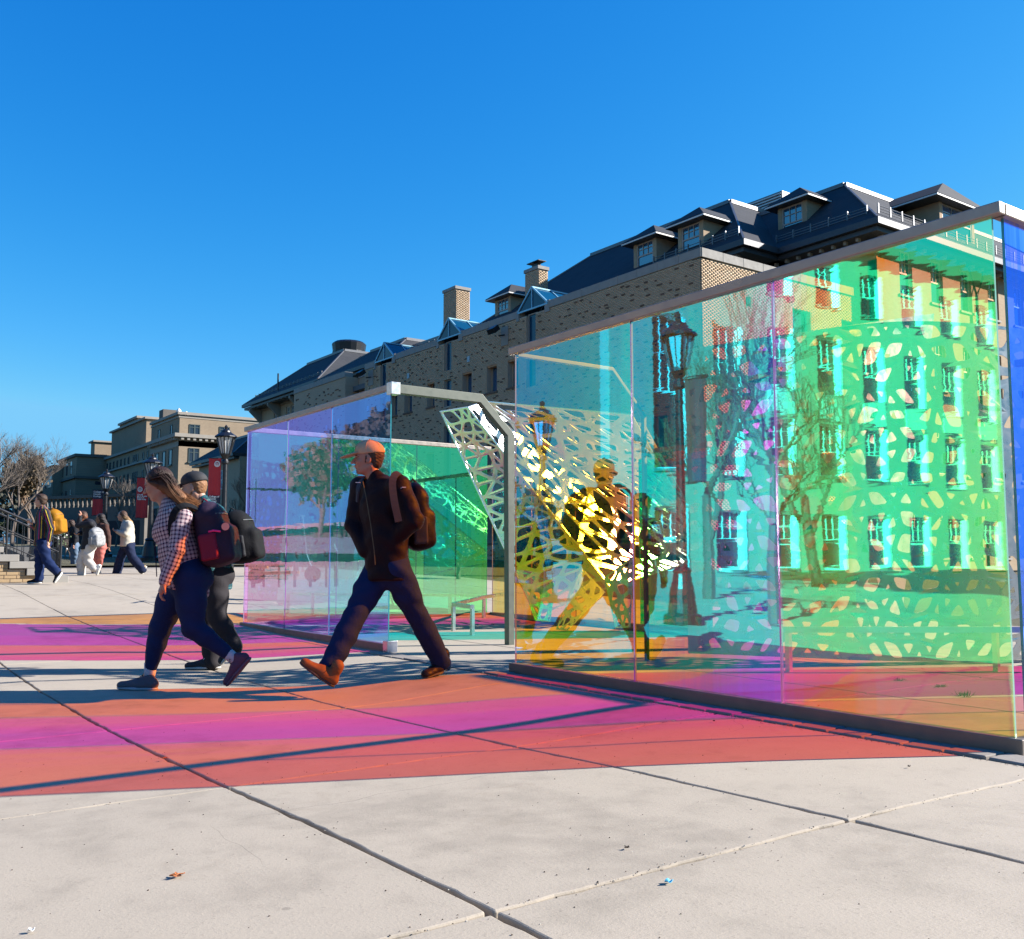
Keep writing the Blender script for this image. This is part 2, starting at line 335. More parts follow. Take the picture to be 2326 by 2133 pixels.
# strip of paving bricks along the foot of the glass, lying on the slabs' edge
M_paver = brick_mat('paver', [(.22,.195,.17),(.28,.25,.22),(.24,.21,.18)])
pb = MB().box(-.085, .085, -.1, .1, -.02, .010)
pm = None
pav = thing('paver_strip', (4.405, 5, gz(4.37, 5)), 'single row of small weathered pavers laid along the foot of the big glass wall', 'pavers')
for k in range(34):
    y = 1.4 + k*.212
    if pm is None: p0 = mesh_obj('paver', np.array(pb.v)+np.array(ORG[pav.name]), pb.f, M_paver, pav); b = p0.modifiers.new('bevel', 'BEVEL'); b.width = .005; b.segments = 1; pm = p0; o = p0
    else: o = pm.copy(); COL.objects.link(o); ORG[o.name] = ORG[pm.name]
    o.location = (0, y-5, gz(4.37, y)-gz(4.37, 5)+random.uniform(-.004, .003)); o.rotation_euler = (random.uniform(-.015,.015), random.uniform(-.02,.02), random.uniform(-.02, .02))
# lawn strips, walk and road beyond the plaza
patch('lawn', -60, 24, 31, 44, 20, 6, -.02, M_grass)
patch('path', -60, 24, 44, 47, 20, 3, 0., M_conc)
patch('lawn', -90, 40, 47, 120, 20, 20, -.02, M_grass)
patch('road', -120, 60, 140, 150, 20, 4, .0, M_asphalt)
patch('pavement', -120, 60, 151, 155, 20, 2, .12, M_conc)
patch('lawn', 13.2, 25.9, -6, 60, 8, 30, -.02, M_grass)
# litter and leaves
M_leaf = simple('dry_leaf', (.30, .09, .02), .7, var=.4, nscale=30)
M_leafd = simple('dark_dead_leaf', (.05, .03, .02), .8)
M_wrap = simple('blue_wrapper', (.12, .42, .55), .35, var=.7, nscale=30)
def leaf(px, py, size, rot, mat, label, name='fallen_leaf', cat='leaf', star=True):
    d = ray(px, py); t = -CH/d.z; p = C0 + d*t; z = gz(p.x, p.y); t = (z-CH)/d.z; p = C0 + d*t; p.z += .004
    n = 14; vs = [p + Vector((0, 0, .004))]
    for k in range(n):
        a = 2*math.pi*k/n; r = size*(1. if k % 2 == 0 else .5)*(1.25 if k % 7 == 0 else .8) if star else size*(1 if k % 7 else 1.1)
        vs.append(p + Vector((math.cos(a+rot)*r, math.sin(a+rot)*r*.75, .002+.008*abs(math.sin(a*1.5)))))
    fs = [(0, k+1, (k+1) % n+1) for k in range(n)]
    o = mesh_obj(name, vs, fs, mat, None, p); s = o.modifiers.new('sol', 'SOLIDIFY'); s.thickness = .0015
    tag(o, label, cat)
leaf(401, 1995, .028, .6, M_leaf, 'curled orange brown leaf lying on the bare foreground concrete')
leaf(374, 1726, .016, .2, M_leaf, 'small orange leaf caught in the dark joint inside the orange light')
leaf(1424, 1931, .012, 1., M_leafd, 'tiny dark leaf on the pale slab under the long orange patch')
leaf(1790, 1651, .012, .3, M_leaf, 'small pale brown leaf beside the glass base pavers')
leaf(2065, 1745, .01, .3, M_leafd, 'tiny dark twig on the slab near the right end of the glass')
leaf(1622, 1641, .01, .9, M_leafd, 'tiny dark speck of leaf in the orange light below the second pane')
leaf(70, 2121, .008, .9, M_white, 'scrap of white and dark litter in the bottom left corner', 'litter_scrap', 'litter', False)
leaf(1519, 2009, .013, .3, M_wrap, 'torn blue and white wrapper lying on the lower pale slab', 'wrapper', 'litter', False)
# weed tufts inside the glass room
for k, (px, py, s) in enumerate(((2045, 1546, .03), (2135, 1560, .03), (2190, 1580, .05), (1120, 1420, .05))):
    d = ray(px, py); t = -CH/d.z; p = C0+d*t; mb = MB()
    for j in range(40):
        a = random.uniform(0, 6.3); q = p + Vector((math.cos(a), math.sin(a), 0))*random.uniform(0, s*1.6); e = q + Vector((math.cos(a)*s*.6, math.sin(a)*s*.6, random.uniform(.2, .7)*s)); w = Vector((-math.sin(a), math.cos(a), 0))*.004
        mb.add([q-w, q+w, e], [(0, 1, 2)])
    tag(mb.build('weed_tuft', simple('weed', (.06, .10, .02), .8), None, p), ['smallest weed tuft on the magenta lit floor behind the right pane', 'middle weed tuft on the orange lit floor behind the right pane', 'largest weed tuft on the orange lit floor behind the right pane', 'green weed sprig on the cyan floor near the bent steel post'][k], 'weed')

# grit and crumbs lying in and beside the joints
g_ = MB(); q = random.Random(77)
def crumb(x, y, s):
    z = gz(x, y)+.001; a = q.uniform(0, 6); P_ = [Vector((x+math.cos(a+k*2.1)*s, y+math.sin(a+k*2.1)*s*q.uniform(.5, 1), z)) for k in range(3)]; g_.add(P_+[Vector((x, y, z+s*.8))], [(0, 1, 3), (1, 2, 3), (2, 0, 3)], q.choice((0, 0, 0, 1)))
for _ in range(1500):
    if q.random() < .62:
        if q.random() < .5: x = X0+SX*q.choice((1, 2, 3, 0)) + q.gauss(0, .022); y = q.uniform(1.2, 7)
        else: y = Y0+SY*q.choice((1, 1, 2, 0)) + q.gauss(0, .025); x = q.uniform(-1, 4.3)
    else: x, y = q.uniform(-1.5, 4.2), q.uniform(1.1, 6.5)
    crumb(x, y, q.uniform(.0015, .0042))
for _ in range(700): crumb(4.30+q.gauss(0, .02), q.uniform(1.8, 6.3), q.uniform(.002, .005))
g_.build('grit', [M_leafd, simple('pale_chip', (.36, .33, .28), .8)])['kind'] = 'stuff'
# ---------------------------------------------------------------- the long brick hall
def brick_field(axis, c, a0, a1, z0, z1, holes, depth=.012, bw=.213, bh=.0677, j=.011, trim=None):
    """running-bond bricks on the plane axis=c facing the negative axis; returns verts, quads"""
    rows = int((z1-z0)/bh); B = []
    for r in range(rows):
        z = z0 + r*bh; off = (r % 2)*bw/2
        k = np.arange(a0-off, a1, bw); s = np.maximum(k, a0); e = np.minimum(k+bw-j, a1)
        ok = e - s > .03; s = s[ok]; e = e[ok]
        for (h0, h1, g0, g1) in holes:
            if z+bh*.6 > g0 and z+bh*.4 < g1:
                s2 = np.where((s < h1) & (e > h1) & (s >= h0), h1, s); e2 = np.where((e > h0) & (s < h0), np.minimum(e, h0), e)
                keep = ~((s2 >= h0-.001) & (e2 <= h1+.001)); s, e = s2[keep], e2[keep]; ok = e-s > .02; s, e = s[ok], e[ok]
        if trim: m = trim((s+e)/2, z+bh/2); s, e = s[m], e[m]
        B.append(np.stack([s, e, np.full_like(s, z), np.full_like(s, z+bh-j)], 1))
    B = np.concatenate(B); return bricks_from(B, axis, c, depth)
def bricks_from(B, axis, c, depth):
    n = len(B); dp = depth + rng.uniform(-.003, .003, n); V = np.zeros((n, 8, 3))
    s, e, z0, z1 = B.T
    ia = 1 if axis == 'X' else 0; ic = 0 if axis == 'X' else 1
    for k, (aa, zz, back) in enumerate(((s, z0, 0), (e, z0, 0), (e, z1, 0), (s, z1, 0), (s, z0, 1), (e, z0, 1), (e, z1, 1), (s, z1, 1))):
        V[:, k, ia] = aa; V[:, k, 2] = zz; V[:, k, ic] = c - (0 if back else dp) if True else 0
        if back: V[:, k, ic] = c + .002
    f = np.array([(0,3,2,1),(0,1,5,4),(1,2,6,5),(2,3,7,6),(3,0,4,7)]) if axis == 'X' else np.array([(0,1,2,3),(0,4,5,1),(1,5,6,2),(2,6,7,3),(3,7,4,0)])
    F = (np.arange(n)[:, None, None]*8 + f[None]).reshape(-1, 4)
    return V.reshape(-1, 3), F
FX = 26.0; PZ = 12.28
hall = thing('brick_hall', (FX, 24.18, .45), 'long buff brick hall with slate roofs, dormers and blue skylights behind the glass walls', 'building')
BAYS = [34.45, 41.55, 48.51]
wins = []      # (y0,y1,z0,z1) recessed punched windows on the shaded front
for y0 in (35.55, 37.27, 39.45, 42.97, 45.31, 46.95):
    for z0, z1 in ((8.8, 10.1), (5.1, 6.4), (1.6, 2.9)): wins.append((y0, y0+.85 if y0 != 42.97 else y0+.75, z0, z1))
for y0 in (26.0, 28.3, 30.6):
    for z0, z1 in ((5.1, 6.4), (1.6, 2.9)): wins.append((y0, y0+.85, z0, z1))
slits = []
for b in BAYS:
    slits += [(b-.22, b+.48, 10.45, 12.0), (b-.22, b+.48, 8.6, 10.0), (b-.22, b+.48, 5.0, 7.6), (b-.22, b+.48, 1.5, 3.6)]
holes = wins + slits
PROJ = [(24.18, 50.9), (50.9, 53.5)]
# mortar wall, with real openings cut as a set of bands
def wall_with_holes(mb, axis, c, th, a0, a1, z0, z1, holes, m=0):
    ys = sorted({a0, a1, *[h[0] for h in holes if a0 < h[0] < a1], *[h[1] for h in holes if a0 < h[1] < a1]})
    for s, e in zip(ys[:-1], ys[1:]):
        hs = sorted([(h[2], h[3]) for h in holes if h[0] <= s+1e-6 and h[1] >= e-1e-6]); z = z0
        for g0, g1 in hs + [(z1, z1)]:
            if g0 - z > 1e-4:
                if axis == 'X': mb.box(c, c+th, s, e, z, g0, m)
                else: mb.box(s, e, c, c+th, z, g0, m)
            z = max(z, g1)
mb = MB(); wall_with_holes(mb, 'X', FX, .5, 24.2, 50.9, .3, PZ-.35, holes); wall = mb.build('front_wall', M_mortar, hall)
V, F = brick_field('X', FX, 24.2, 50.9, .32, PZ-.36, holes)
bo = mesh_obj('brickwork', V, F, M_brick_shaded, hall); bo['kind'] = 'stuff'
# scattered projecting dark headers: the nearest ones singly, the rest in one mesh
cand = []
rr = random.Random(3)
tried = []
while len(cand) < 2500:
    kx = len(tried) % 48; kz = len(tried)//48; tried.append(0)
    if kz > 33: break
    y = 24.35 + .55*(kx + .5*(kz % 2) + .42*rr.uniform(-1, 1)); z = .6 + .335*(kz + .4*rr.uniform(-1, 1)); r = round((z-.32)/.0677); z = .32 + r*.0677
    if any(h0-.15 < y < h1+.05 and g0-.1 < z < g1+.05 for h0, h1, g0, g1 in holes): continue
    if y > 50.6 or rr.random() < .12: continue
    cand.append((y, y + rr.choice((.1, .2, .2)), z, z+.057))
cand.sort(key=lambda b: (0 if b[2] > 7.5 else 50) + b[0])
proto = None
for b in cand[:300]:
    L = b[1]-b[0]
    if proto is None:
        proto = mesh_obj('brick', np.array(MB().box(-.035, .0, 0, .2, 0, .057).v)+np.array(ORG[hall.name]), MB().box(-.035, .0, 0, .2, 0, .057).f, M_dark_brick, hall); o = proto
    else: o = proto.copy(); COL.objects.link(o)
    o.location = (-.001, b[0]-24.18, b[2]-.45); o.scale = (1, L/.2, 1)
V, F = bricks_from(np.array(cand[300:]), 'X', FX, .035); mesh_obj('projecting_headers', V, F, M_dark_brick, hall)['kind'] = 'stuff'
# far stretch of the front: set back a little, then forward again (joints too fine to build)
mb = MB(); mb.box(FX+.9, FX+1.4, 50.9, 53.5, .3, PZ-.3); mb.box(FX, FX+2.4, 53.5, 61.3, .3, PZ-.3); mb.build('front_wall', M_brickwallY, hall)
V, F = bricks_from(np.array([(y, y+.2, z, z+.06) for y, z in [(53.6+7.4*rr.random(), 8+3.6*rr.random()) for _ in range(110)]]), 'X', FX, .03); mesh_obj('projecting_headers', V, F, M_dark_brick, hall)['kind'] = 'stuff'
# coping stones along the parapet, one by one
def coping(y0, y1, x, n, z=PZ, parent=hall):
    L = (y1-y0)/n
    for k in range(n):
        MB().box(x-.05, x+.5, y0+k*L+.006, y0+(k+1)*L-.006, z-.34, z+random.uniform(-.006, .006)).build('coping_stone', M_stone, parent, bevel=.01)
for s, e in ((24.13, 33.2), (35.6, 40.26), (42.75, 47.19), (49.6, 50.9)): coping(s, e, FX, max(1, round((e-s)/1.15)))
coping(50.92, 53.48, FX+.9, 2); coping(53.5, 61.3, FX, 7)
for b in BAYS:
    for a0_, a1_ in ((b-1.3, b-.95), (b+1.0, b+1.2)): MB().box(FX-.06, FX+.3, a0_, a1_, PZ-.5, PZ+.02).build('pilaster_cap', M_stone, hall)
# lit end wall of the low range, facing the sun
LW = [(28.42, 28.68, 10.45, 10.85), (31.19, 32.32, 8.9, 10.83), (34.37, 35.44, 8.9, 10.83), (31.19, 32.32, 5., 7.), (34.37, 35.44, 5., 7.), (31.19, 32.32, 1.4, 3.3), (34.37, 35.44, 1.4, 3.3)]
mb = MB(); wall_with_holes(mb, 'Y', 24.18, .5, 26.52, 36.2, .3, PZ-.35, LW); mb.box(26.0, 26.52, 24.2, 24.6, .3, PZ-.36); mb.build('end_wall', M_mortar, hall)
V, F = brick_field('Y', 24.18, 26.0, 36.2, .32, PZ-.36, LW); mesh_obj('brickwork', V, F, M_brick_sunlit, hall)['kind'] = 'stuff'
for k in range(9): MB().box(26+k*1.14+.005, 26+(k+1)*1.14-.005, 24.11, 24.6, PZ-.34, PZ+random.uniform(-.004, .004)+.004).build('coping_stone', M_stone, hall, bevel=.01)
MB().box(26.5, 40, 24.6, 61, PZ-1.2, PZ-.9).build('flat_roof', simple('roof_membrane', (.12,.12,.12), .9), hall)
def window(parent, axis, c, a0, a1, z0, z1, depth=.28, style='plain', frame=M_frame, glass=M_glass, sill=True, fw=.07):
    """a window unit set `depth` into the wall plane axis=c that faces the negative axis; part with sub-parts"""
    def bx(m, s, e, d0, d1, g0, g1, i=0): return m.box(c+d0, c+d1, s, e, g0, g1, i) if axis == 'X' else m.box(s, e, c+d0, c+d1, g0, g1, i)
    m = MB(); d0, d1 = depth-.05, depth+.03
    bx(m, a0, a0+fw, d0, d1, z0, z1); bx(m, a1-fw, a1, d0, d1, z0, z1); bx(m, a0+fw, a1-fw, d0, d1, z0, z0+fw); bx(m, a0+fw, a1-fw, d0, d1, z1-fw, z1)
    if style == 'sash':
        zm = (z0+z1)/2; bx(m, a0+fw, a1-fw, d0+.01, d1, zm-.035, zm+.035)
        for k in (1, 2): x = a0+fw+(a1-a0-2*fw)*k/3; bx(m, x-.014, x+.014, d0+.015, d1, zm+.035, z1-fw)
        bx(m, a0+fw, a1-fw, d0+.018, d1, (zm+z1)/2-.014, (zm+z1)/2+.014)
    if style == 'pair':
        am = (a0+a1)/2; bx(m, am-.045, am+.045, d0, d1, z0+fw, z1-fw)
        bx(m, a0+fw, am-.045, d0+.01, d1, z0+(z1-z0)*.62, z0+(z1-z0)*.62+.05); bx(m, am+.045, a1-fw, d0+.01, d1, z0+(z1-z0)*.62, z0+(z1-z0)*.62+.05)
    f = m.build('window', frame, parent)
    bx(g := MB(), a0+fw*.8, a1-fw*.8, depth, depth+.012, z0+fw*.8, z1-fw*.8); g.build('pane', glass, f)
    if sill: bx(s := MB(), a0-.08, a1+.08, -.06, depth-.06, z0-.1, z0-.003); s.build('sill', M_stone if axis == 'Y' else M_dark_brick, f)
    return f
for h in wins: 
    w = window(hall, 'X', FX, h[0], h[1], h[2], h[3], .32, 'plain')
    MB().box(FX+.02, FX+.26, h[0]+.01, h[1]-.01, h[3]-.09, h[3]-.004).build('lintel', M_lit_lintel, w)
for h in slits: window(hall, 'X', FX, *h, .16, 'plain', M_stone, M_bglass, False, .05)
for h in LW: window(hall, 'Y', 24.18, *h, .22, 'plain', simple('dark_bronze_frame', (.06,.05,.045), .4), M_glass, h[1]-h[0] > .5, .06)
# glazed prism skylights over the slit windows
for b in BAYS:
    f = MB(); x0 = FX-.04; y0, y1, ap = b-1.22, b+1.12, b
    z0, za = PZ-.12, 13.17; D = 5.5
    P = [(x0, y0, z0), (x0, y1, z0), (x0, ap, za)]
    for p, q in ((P[0], P[2]), (P[1], P[2]), (P[0], P[1])): f.bar(p, q, .07, .07)
    f.bar(((x0, ap, z0)), P[2], .05, .05)
    for k in range(5):
        x = x0 + D*(k+1)/5
        for yy in (y0, y1): f.bar((x, yy, z0), (x, ap, za), .05, .05)
    for yy, zz in ((y0, z0), (y1, z0), (ap, za)): f.bar((x0, yy, zz), (x0+D, yy, zz), .08, .06)
    so_ = f.build('skylight', simple('pale_blue_glazing_bar', (.22, .42, .52), .4, .3), hall)
    MB().add([(x0+.02, y0, z0), (x0+.02, y1, z0), (x0+.02, ap, za)], [(0, 2, 1)]).add([(x0, y0, z0), (x0+D, y0, z0), (x0+D, ap, za-.02), (x0, ap, za-.02)], [(0, 1, 2, 3)]).add([(x0, y1, z0), (x0+D, y1, z0), (x0+D, ap, za-.02), (x0, ap, za-.02)], [(0, 3, 2, 1)]).build('glazing', M_bglass, so_)
# floodlights and vents on the front
for y, z in ((36.6, 11.3), (50.1, 11.35)):
    p = MB().box(FX-.05, FX-.013, y-.28, y+.28, z-.45, z+.45).build('flood_light', M_lime, hall)
    m = MB(); m.bar((FX-.05, y, z+.05), (FX-.35, y+.05, z-.02), .06, .06); m.obox((FX-.72, y-.22, z+.02), (.28, 0, .22), (0, .55, 0), (-.14, 0, .2)); m.build('lamp_head', M_black, p)
for y, z in ((39.7, 10.72), (45.7, 10.8), (31.2, 9.3), (29.5, 9.9), (50.4, 9.6), (56, 9.1), (54.3, 9.3)):
    MB().box(FX-.05, FX-.013, y-.1, y+.12, z-.14, z+.14).build('wall_vent', simple('pale_blue_cover', (.33, .42, .44), .5), hall)
# ---- slate roofs: truncated hips
def hip(x0, x1, y0, y1, ze, rise, run, name='roof', zdeck=None):
    z1 = ze+rise; m = MB(); a = [(x0, y0, ze), (x1, y0, ze), (x1, y1, ze), (x0, y1, ze)]; r = run
    b = [(x0+r, y0+r, z1), (x1-r, y0+r, z1), (x1-r, y1-r, z1), (x0+r, y1-r, z1)]
    m.add(a+b, [(0, 1, 5, 4), (1, 2, 6, 5), (2, 3, 7, 6), (3, 0, 4, 7), (4, 5, 6, 7), (3, 2, 1, 0)])
    ro = m.build(name, M_slate, hall)
    e = MB()
    for p, q in ((4, 5), (5, 6), (6, 7), (7, 4)): P_, Q_ = Vector((a+b)[p]), Vector((a+b)[q]); e.bar(P_+Vector((0, 0, .05)), Q_+Vector((0, 0, .05)), .22, .2)
    for k in range(4): e.bar(Vector(a[k])+Vector((0, 0, .03)), Vector(b[k])+Vector((0, 0, .03)), .09, .07)
    e.build('ridge_flashing', M_flash, ro)
    g = MB(); g.box(x0-.12, x1+.12, y0-.12, y0+.1, ze-.28, ze-.01).box(x0-.12, x0+.1, y0+.1, y1+.1, ze-.28, ze-.01); g.box(x0+.1, x1, y0+.1, y1, ze-.5, ze-.3); g.build('gutter', M_darkmetal, ro)
    return ro
def snow_guard(p, q, n):
    p, q = Vector(p), Vector(q); m = MB()
    for h in (.12, .24, .36): m.tube([p+Vector((0, 0, h)), q+Vector((0, 0, h))], .018, 5)
    for k in range(n+1): c = p.lerp(q, k/n); m.bar(c, c+Vector((0, 0, .45)), .05, .07)
    m.build('snow_guard', M_flash, hall)
# pavilion at the right, its lit flank and shaded front
mb = MB(); mb.box(36.2, 36.7, 23.62, 31, .3, 14.7); PW_ = []
for k in range(7):
    a = 37.85 + 2.45*k
    for z0, z1 in ((12.35, 14.35), (8.4, 10.6), (4.6, 6.8), (.9, 3.1)): PW_.append((a, a+.98, z0, z1))
mb.build('pavilion_wall', M_brickwallY, hall)
mb = MB(); wall_with_holes(mb, 'Y', 23.6, .45, 36.2, 56, .3, 14.7, PW_); mb.build('pavilion_wall', M_brickwallX, hall)
for h in PW_: window(hall, 'Y', 23.6, *h, .16, 'sash', simple('cream_sash_paint', (.62,.55,.45), .5), M_glass, True, .06)
hip(35.2, 60, 22.86, 45, 15.0, 4.05, 4.9)
m = MB()
for k in range(14): m.box(35.5, 35.7, 24+k*.62, 24.12+k*.62, 14.35, 14.68)
for k in range(18): m.box(36+k*.8, 36.12+k*.8, 23.15, 23.4, 14.35, 14.68)
m.build('eave_brackets', M_lime, hall)['kind'] = 'stuff'
m = MB().box(36.15, 36.22, 23.58, 31, 13.6, 14.3).box(36.16, 56, 23.56, 23.62, 14.42, 14.6); m.build('frieze', M_brickwallY, hall)
MB().tube([(44.4, 23.4, 14.6), (44.4, 23.4, 14.0), (43.9, 23.45, 13.2), (43.9, 23.45, .5)], .07, 8).tube([(43.2, 23.4, 14.4), (43.9, 23.45, 13.2)], .05, 6).build('downpipe', M_darkmetal, hall)
# second block
MB().box(33.8, 34.3, 28.9, 50.6, 11, 14.7).box(34.3, 44, 28.9, 29.3, 11, 14.7).build('block_wall', M_brickwallY, hall)
hip(32.85, 52, 27.97, 50.9, 15.0, 4.72, 5.8)
m = MB()
for k in range(24): m.box(33.1, 33.35, 28.6+k*.9, 28.75+k*.9, 14.3, 14.68)
m.build('eave_brackets', M_lime, hall)['kind'] = 'stuff'
hip(33.4, 50, 51.2, 70.5, 14.9, 1.5, 1.9)
MB().box(34.2, 34.6, 51.2, 70.5, 11, 14.6).build('block_wall', M_brickwallY, hall)
snow_guard((33.5, 28.8, 15.5), (33.5, 34.3, 15.5), 7); snow_guard((35.9, 23.8, 15.5), (35.9, 28.6, 15.5), 5); snow_guard((36.2, 23.45, 15.55), (52, 23.45, 15.55), 18); snow_guard((34.0, 51.8, 15.4), (34.0, 57, 15.4), 7)
def dormer(x, yc, z0, z1, w=1.2, roofh=.6, ov=.42, depth=3.2, axis='X'):
    d = MB()
    def B(m, a, b, s, e, g, h): return m.box(a, b, s, e, g, h) if axis == 'X' else m.box(s, e, a, b, g, h)
    hw = w/2+.12
    B(d, x+.05, x+depth, yc-hw-.12, yc-hw, z0-.6, z1); B(d, x+.05, x+depth, yc+hw, yc+hw+.12, z0-.6, z1); B(d, x+.05, x+.3, yc-hw, yc-w/2, z0-.6, z1); B(d, x+.05, x+.3, yc+w/2, yc+hw, z0-.6, z1); B(d, x+.05, x+.3, yc-w/2, yc+w/2, z0-.9, z0-.02)
    do = d.build('dormer', M_brickwallX if axis == 'X' else M_brickwallY, hall)
    window(do, axis, x, yc-w/2, yc+w/2, z0, z1-.02, .12, 'sash', simple('tan_sash_paint', (.38,.30,.24), .5), M_glass, False, .07)
    e = MB(); o = hw+.12+ov; B(e, x-.38, x+depth, yc-o, yc+o, z1, z1+.11)
    e.build('eave', M_darkmetal, do); e = MB(); B(e, x-.41, x-.38, yc-o-.02, yc+o+.02, z1+.02, z1+.09); B(e, x-.38, x+depth, yc-o-.03, yc-o, z1+.02, z1+.09); e.build('white_fascia', M_white, do)
    r = MB(); P = [(x-.42, yc-o-.04, z1+.115), (x-.42, yc+o+.04, z1+.115), (x+depth, yc+o+.04, z1+.115), (x+depth, yc-o-.04, z1+.115), (x+.7, yc, z1+.115+roofh*1.5), (x+depth, yc, z1+.115+roofh*1.5)]
    if axis == 'Y': P = [(p[1], p[0], p[2]) for p in P]
    r.add(P, [(0, 4, 1), (1, 4, 5, 2), (3, 5, 4, 0), (0, 1, 2, 3)]); r.build('dormer_roof', M_slate, do)
dormer(33.9, 35.4, 15.75, 17.1); dormer(33.9, 32.2, 15.75, 17.1); dormer(34.0, 48.2, 15.5, 16.95); dormer(37.3, 28.8, 16.1, 17.8)
dormer(24.3, 44.1, 16.2, 17.75, 2.6, .9, .9, 3.5, 'Y')
# chimneys
def chimney(x, y, w, d, z0, z1, cap=False):
    m = MB().box(x, x+w, y, y+d, z0, z1-.18); V, F = brick_field('X', x, y, y+d, z0, z1-.2, []); c = m.build('chimney', M_mortar, hall)
    mesh_obj('brickwork', V, F, M_brick_shaded, c)['kind'] = 'stuff'; V, F = brick_field('Y', y, x, x+w, z0, z1-.2, []); mesh_obj('brickwork', V, F, M_brick_sunlit, c)['kind'] = 'stuff'
    MB().box(x-.06, x+w+.06, y-.06, y+d+.06, z1-.17, z1).build('chimney_cap', M_stone, c)
    if cap: MB().box(x+w*.3, x+w*.7, y+d*.3, y+d*.7, z1, z1+.22).box(x+.05, x+w-.05, y+.05, y+d-.05, z1+.3, z1+.34).build('cowl', M_black, c)
chimney(29.0, 45.7, .95, 1.3, 11.5, 16.35); chimney(29.0, 37.95, .6, 1.1, 11.5, 15.6, True); chimney(36.5, 84.0, 1.2, 1.2, 13, 17.7)
# left end wing with bracketed eaves
WX = 33.2; LWN = []
for y0, n in ((63.6, 3), (67.7, 3), (74.0, 1), (77.2, 3), (82.0, 1)):
    for k in range(n): LWN.append((y0+k*1.0, y0+k*1.0+.78, 12.4, 14.1))
mb = MB(); wall_with_holes(mb, 'X', WX, .4, 61.3, 86.3, .5, 14.75, LWN); mb.build('wing_wall', M_brickwallY, hall)
for h in LWN: window(hall, 'X', WX, *h, .14, 'sash', simple('cream_sash_paint', (.62,.55,.45), .5), M_glass, False, .07)
MB().box(WX-.12, WX+.01, 61.3, 86.4, 12.1, 12.3).box(WX-.1, WX+.01, 61.3, 86.4, 14.4, 14.6).build('string_course', M_lime, hall)
hip(31.9, 50, 70.6, 87, 15.05, 3.6, 4.4); hip(31.9, 46, 59, 70.9, 14.9, 2.2, 3.2)
m = MB()
for k in range(28): m.box(32.05, 32.4, 62+k*.9, 62.3+k*.9, 14.5, 14.75)
for y in (66.9, 71.6, 76.4, 81.2, 85.6): m.prism([(WX, y, 13.2), (WX, y, 14.6), (32.0, y, 14.6), (32.0, y, 14.3)], (0, .25, 0))
m.build('eave_brackets', M_lime, hall)['kind'] = 'stuff'
snow_guard((32.7, 71.6, 15.5), (32.7, 86, 15.5), 18)
MB().lathe((38.5, 78.6, 18.4), [(.9, 0), (.9, .5), (1.5, .8), (1.5, 1.0), (1.45, 1.03), (1.55, 1.7), (1.3, 1.9)], 18).build('roof_fan', M_black, hall)
MB().box(38.5, 40.2, 71.8, 74, 18, 18.8).build('roof_unit', M_flash, hall); MB().box(42, 43.5, 33.0, 36.5, 19.6, 20.9).build('roof_unit', M_flash, hall)
m = MB()
for k in range(7): m.box(41.9, 42.0, 33.05, 36.4, 19.75+k*.16, 19.82+k*.16)
m.build('louvre', M_white, hall)['kind'] = 'stuff'
MB().tube([(32.4, 80, 15.4), (32.4, 80, 17.0)], .07, 6).build('vent_pipe', M_black, hall)
# low annexe at the far left end
mb = MB().box(31.5, 45, 86.4, 98, .8, 10.2); mb.build('annexe_wall', M_brickwallY, hall)
hip(30.9, 45, 86.5, 98.8, 10.5, 2.2, 3.0)
window(hall, 'X', 31.5-.2, 90, 91.2, 7.4, 9.2, .14, 'sash', M_white, M_glass, False)
# ---------------------------------------------------------------- distant beige building at the left
LX = 48.61; LY = 162.2
fb = thing('stone_trimmed_building', (LX, LY, 3.3), 'distant beige brick building with stone cornices, its long shaded side running off to the left', 'building')
M_farglass = simple('far_window_glass', (.02, .03, .045), .12, bump=.02)
M_farframe = simple('dark_green_window_frame', (.03, .05, .05), .5)
M_conn = simple('terrace_stone', (.11, .095, .08), .85, nscale=.6)  # stone coloured dark for the shadow lying over the terrace
bw = MB().box(LX, 75, LY, 178.6, 2, 24.7); bw.box(52, 75, 178.7, 226, 2, 22.6); b2 = bw
fw = b2.build('wall', [M_hall2], fb)
MB().box(LX+.05, 75, LY-.05, LY-.01, 2, 24.6).build('sunlit_wall', M_hall2x, fb)
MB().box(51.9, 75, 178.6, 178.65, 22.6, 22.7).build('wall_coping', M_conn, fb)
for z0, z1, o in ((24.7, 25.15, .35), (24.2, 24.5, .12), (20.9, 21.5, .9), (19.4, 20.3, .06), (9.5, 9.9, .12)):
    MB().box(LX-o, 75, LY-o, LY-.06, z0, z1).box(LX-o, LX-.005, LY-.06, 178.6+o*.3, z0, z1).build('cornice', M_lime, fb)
m = MB()
for k in range(24): m.box(LX+.2+k*1.0, LX+.65+k*1.0, LY-.75, LY-.1, 20.45, 20.88)
for k in range(16): m.box(LX-.75, LX-.02, LY+.2+k*1.0, LY+.65+k*1.0, 20.45, 20.88)
m.build('dentil_course', M_lime, fb)['kind'] = 'stuff'
for z0, z1, o in ((22.5, 23.0, .5), (19.5, 19.85, .5), (11.9, 12.2, .15)):
    MB().box(52-o, 52-.005, 178.7, 226.3, z0, z1).build('cornice', M_lime, fb)
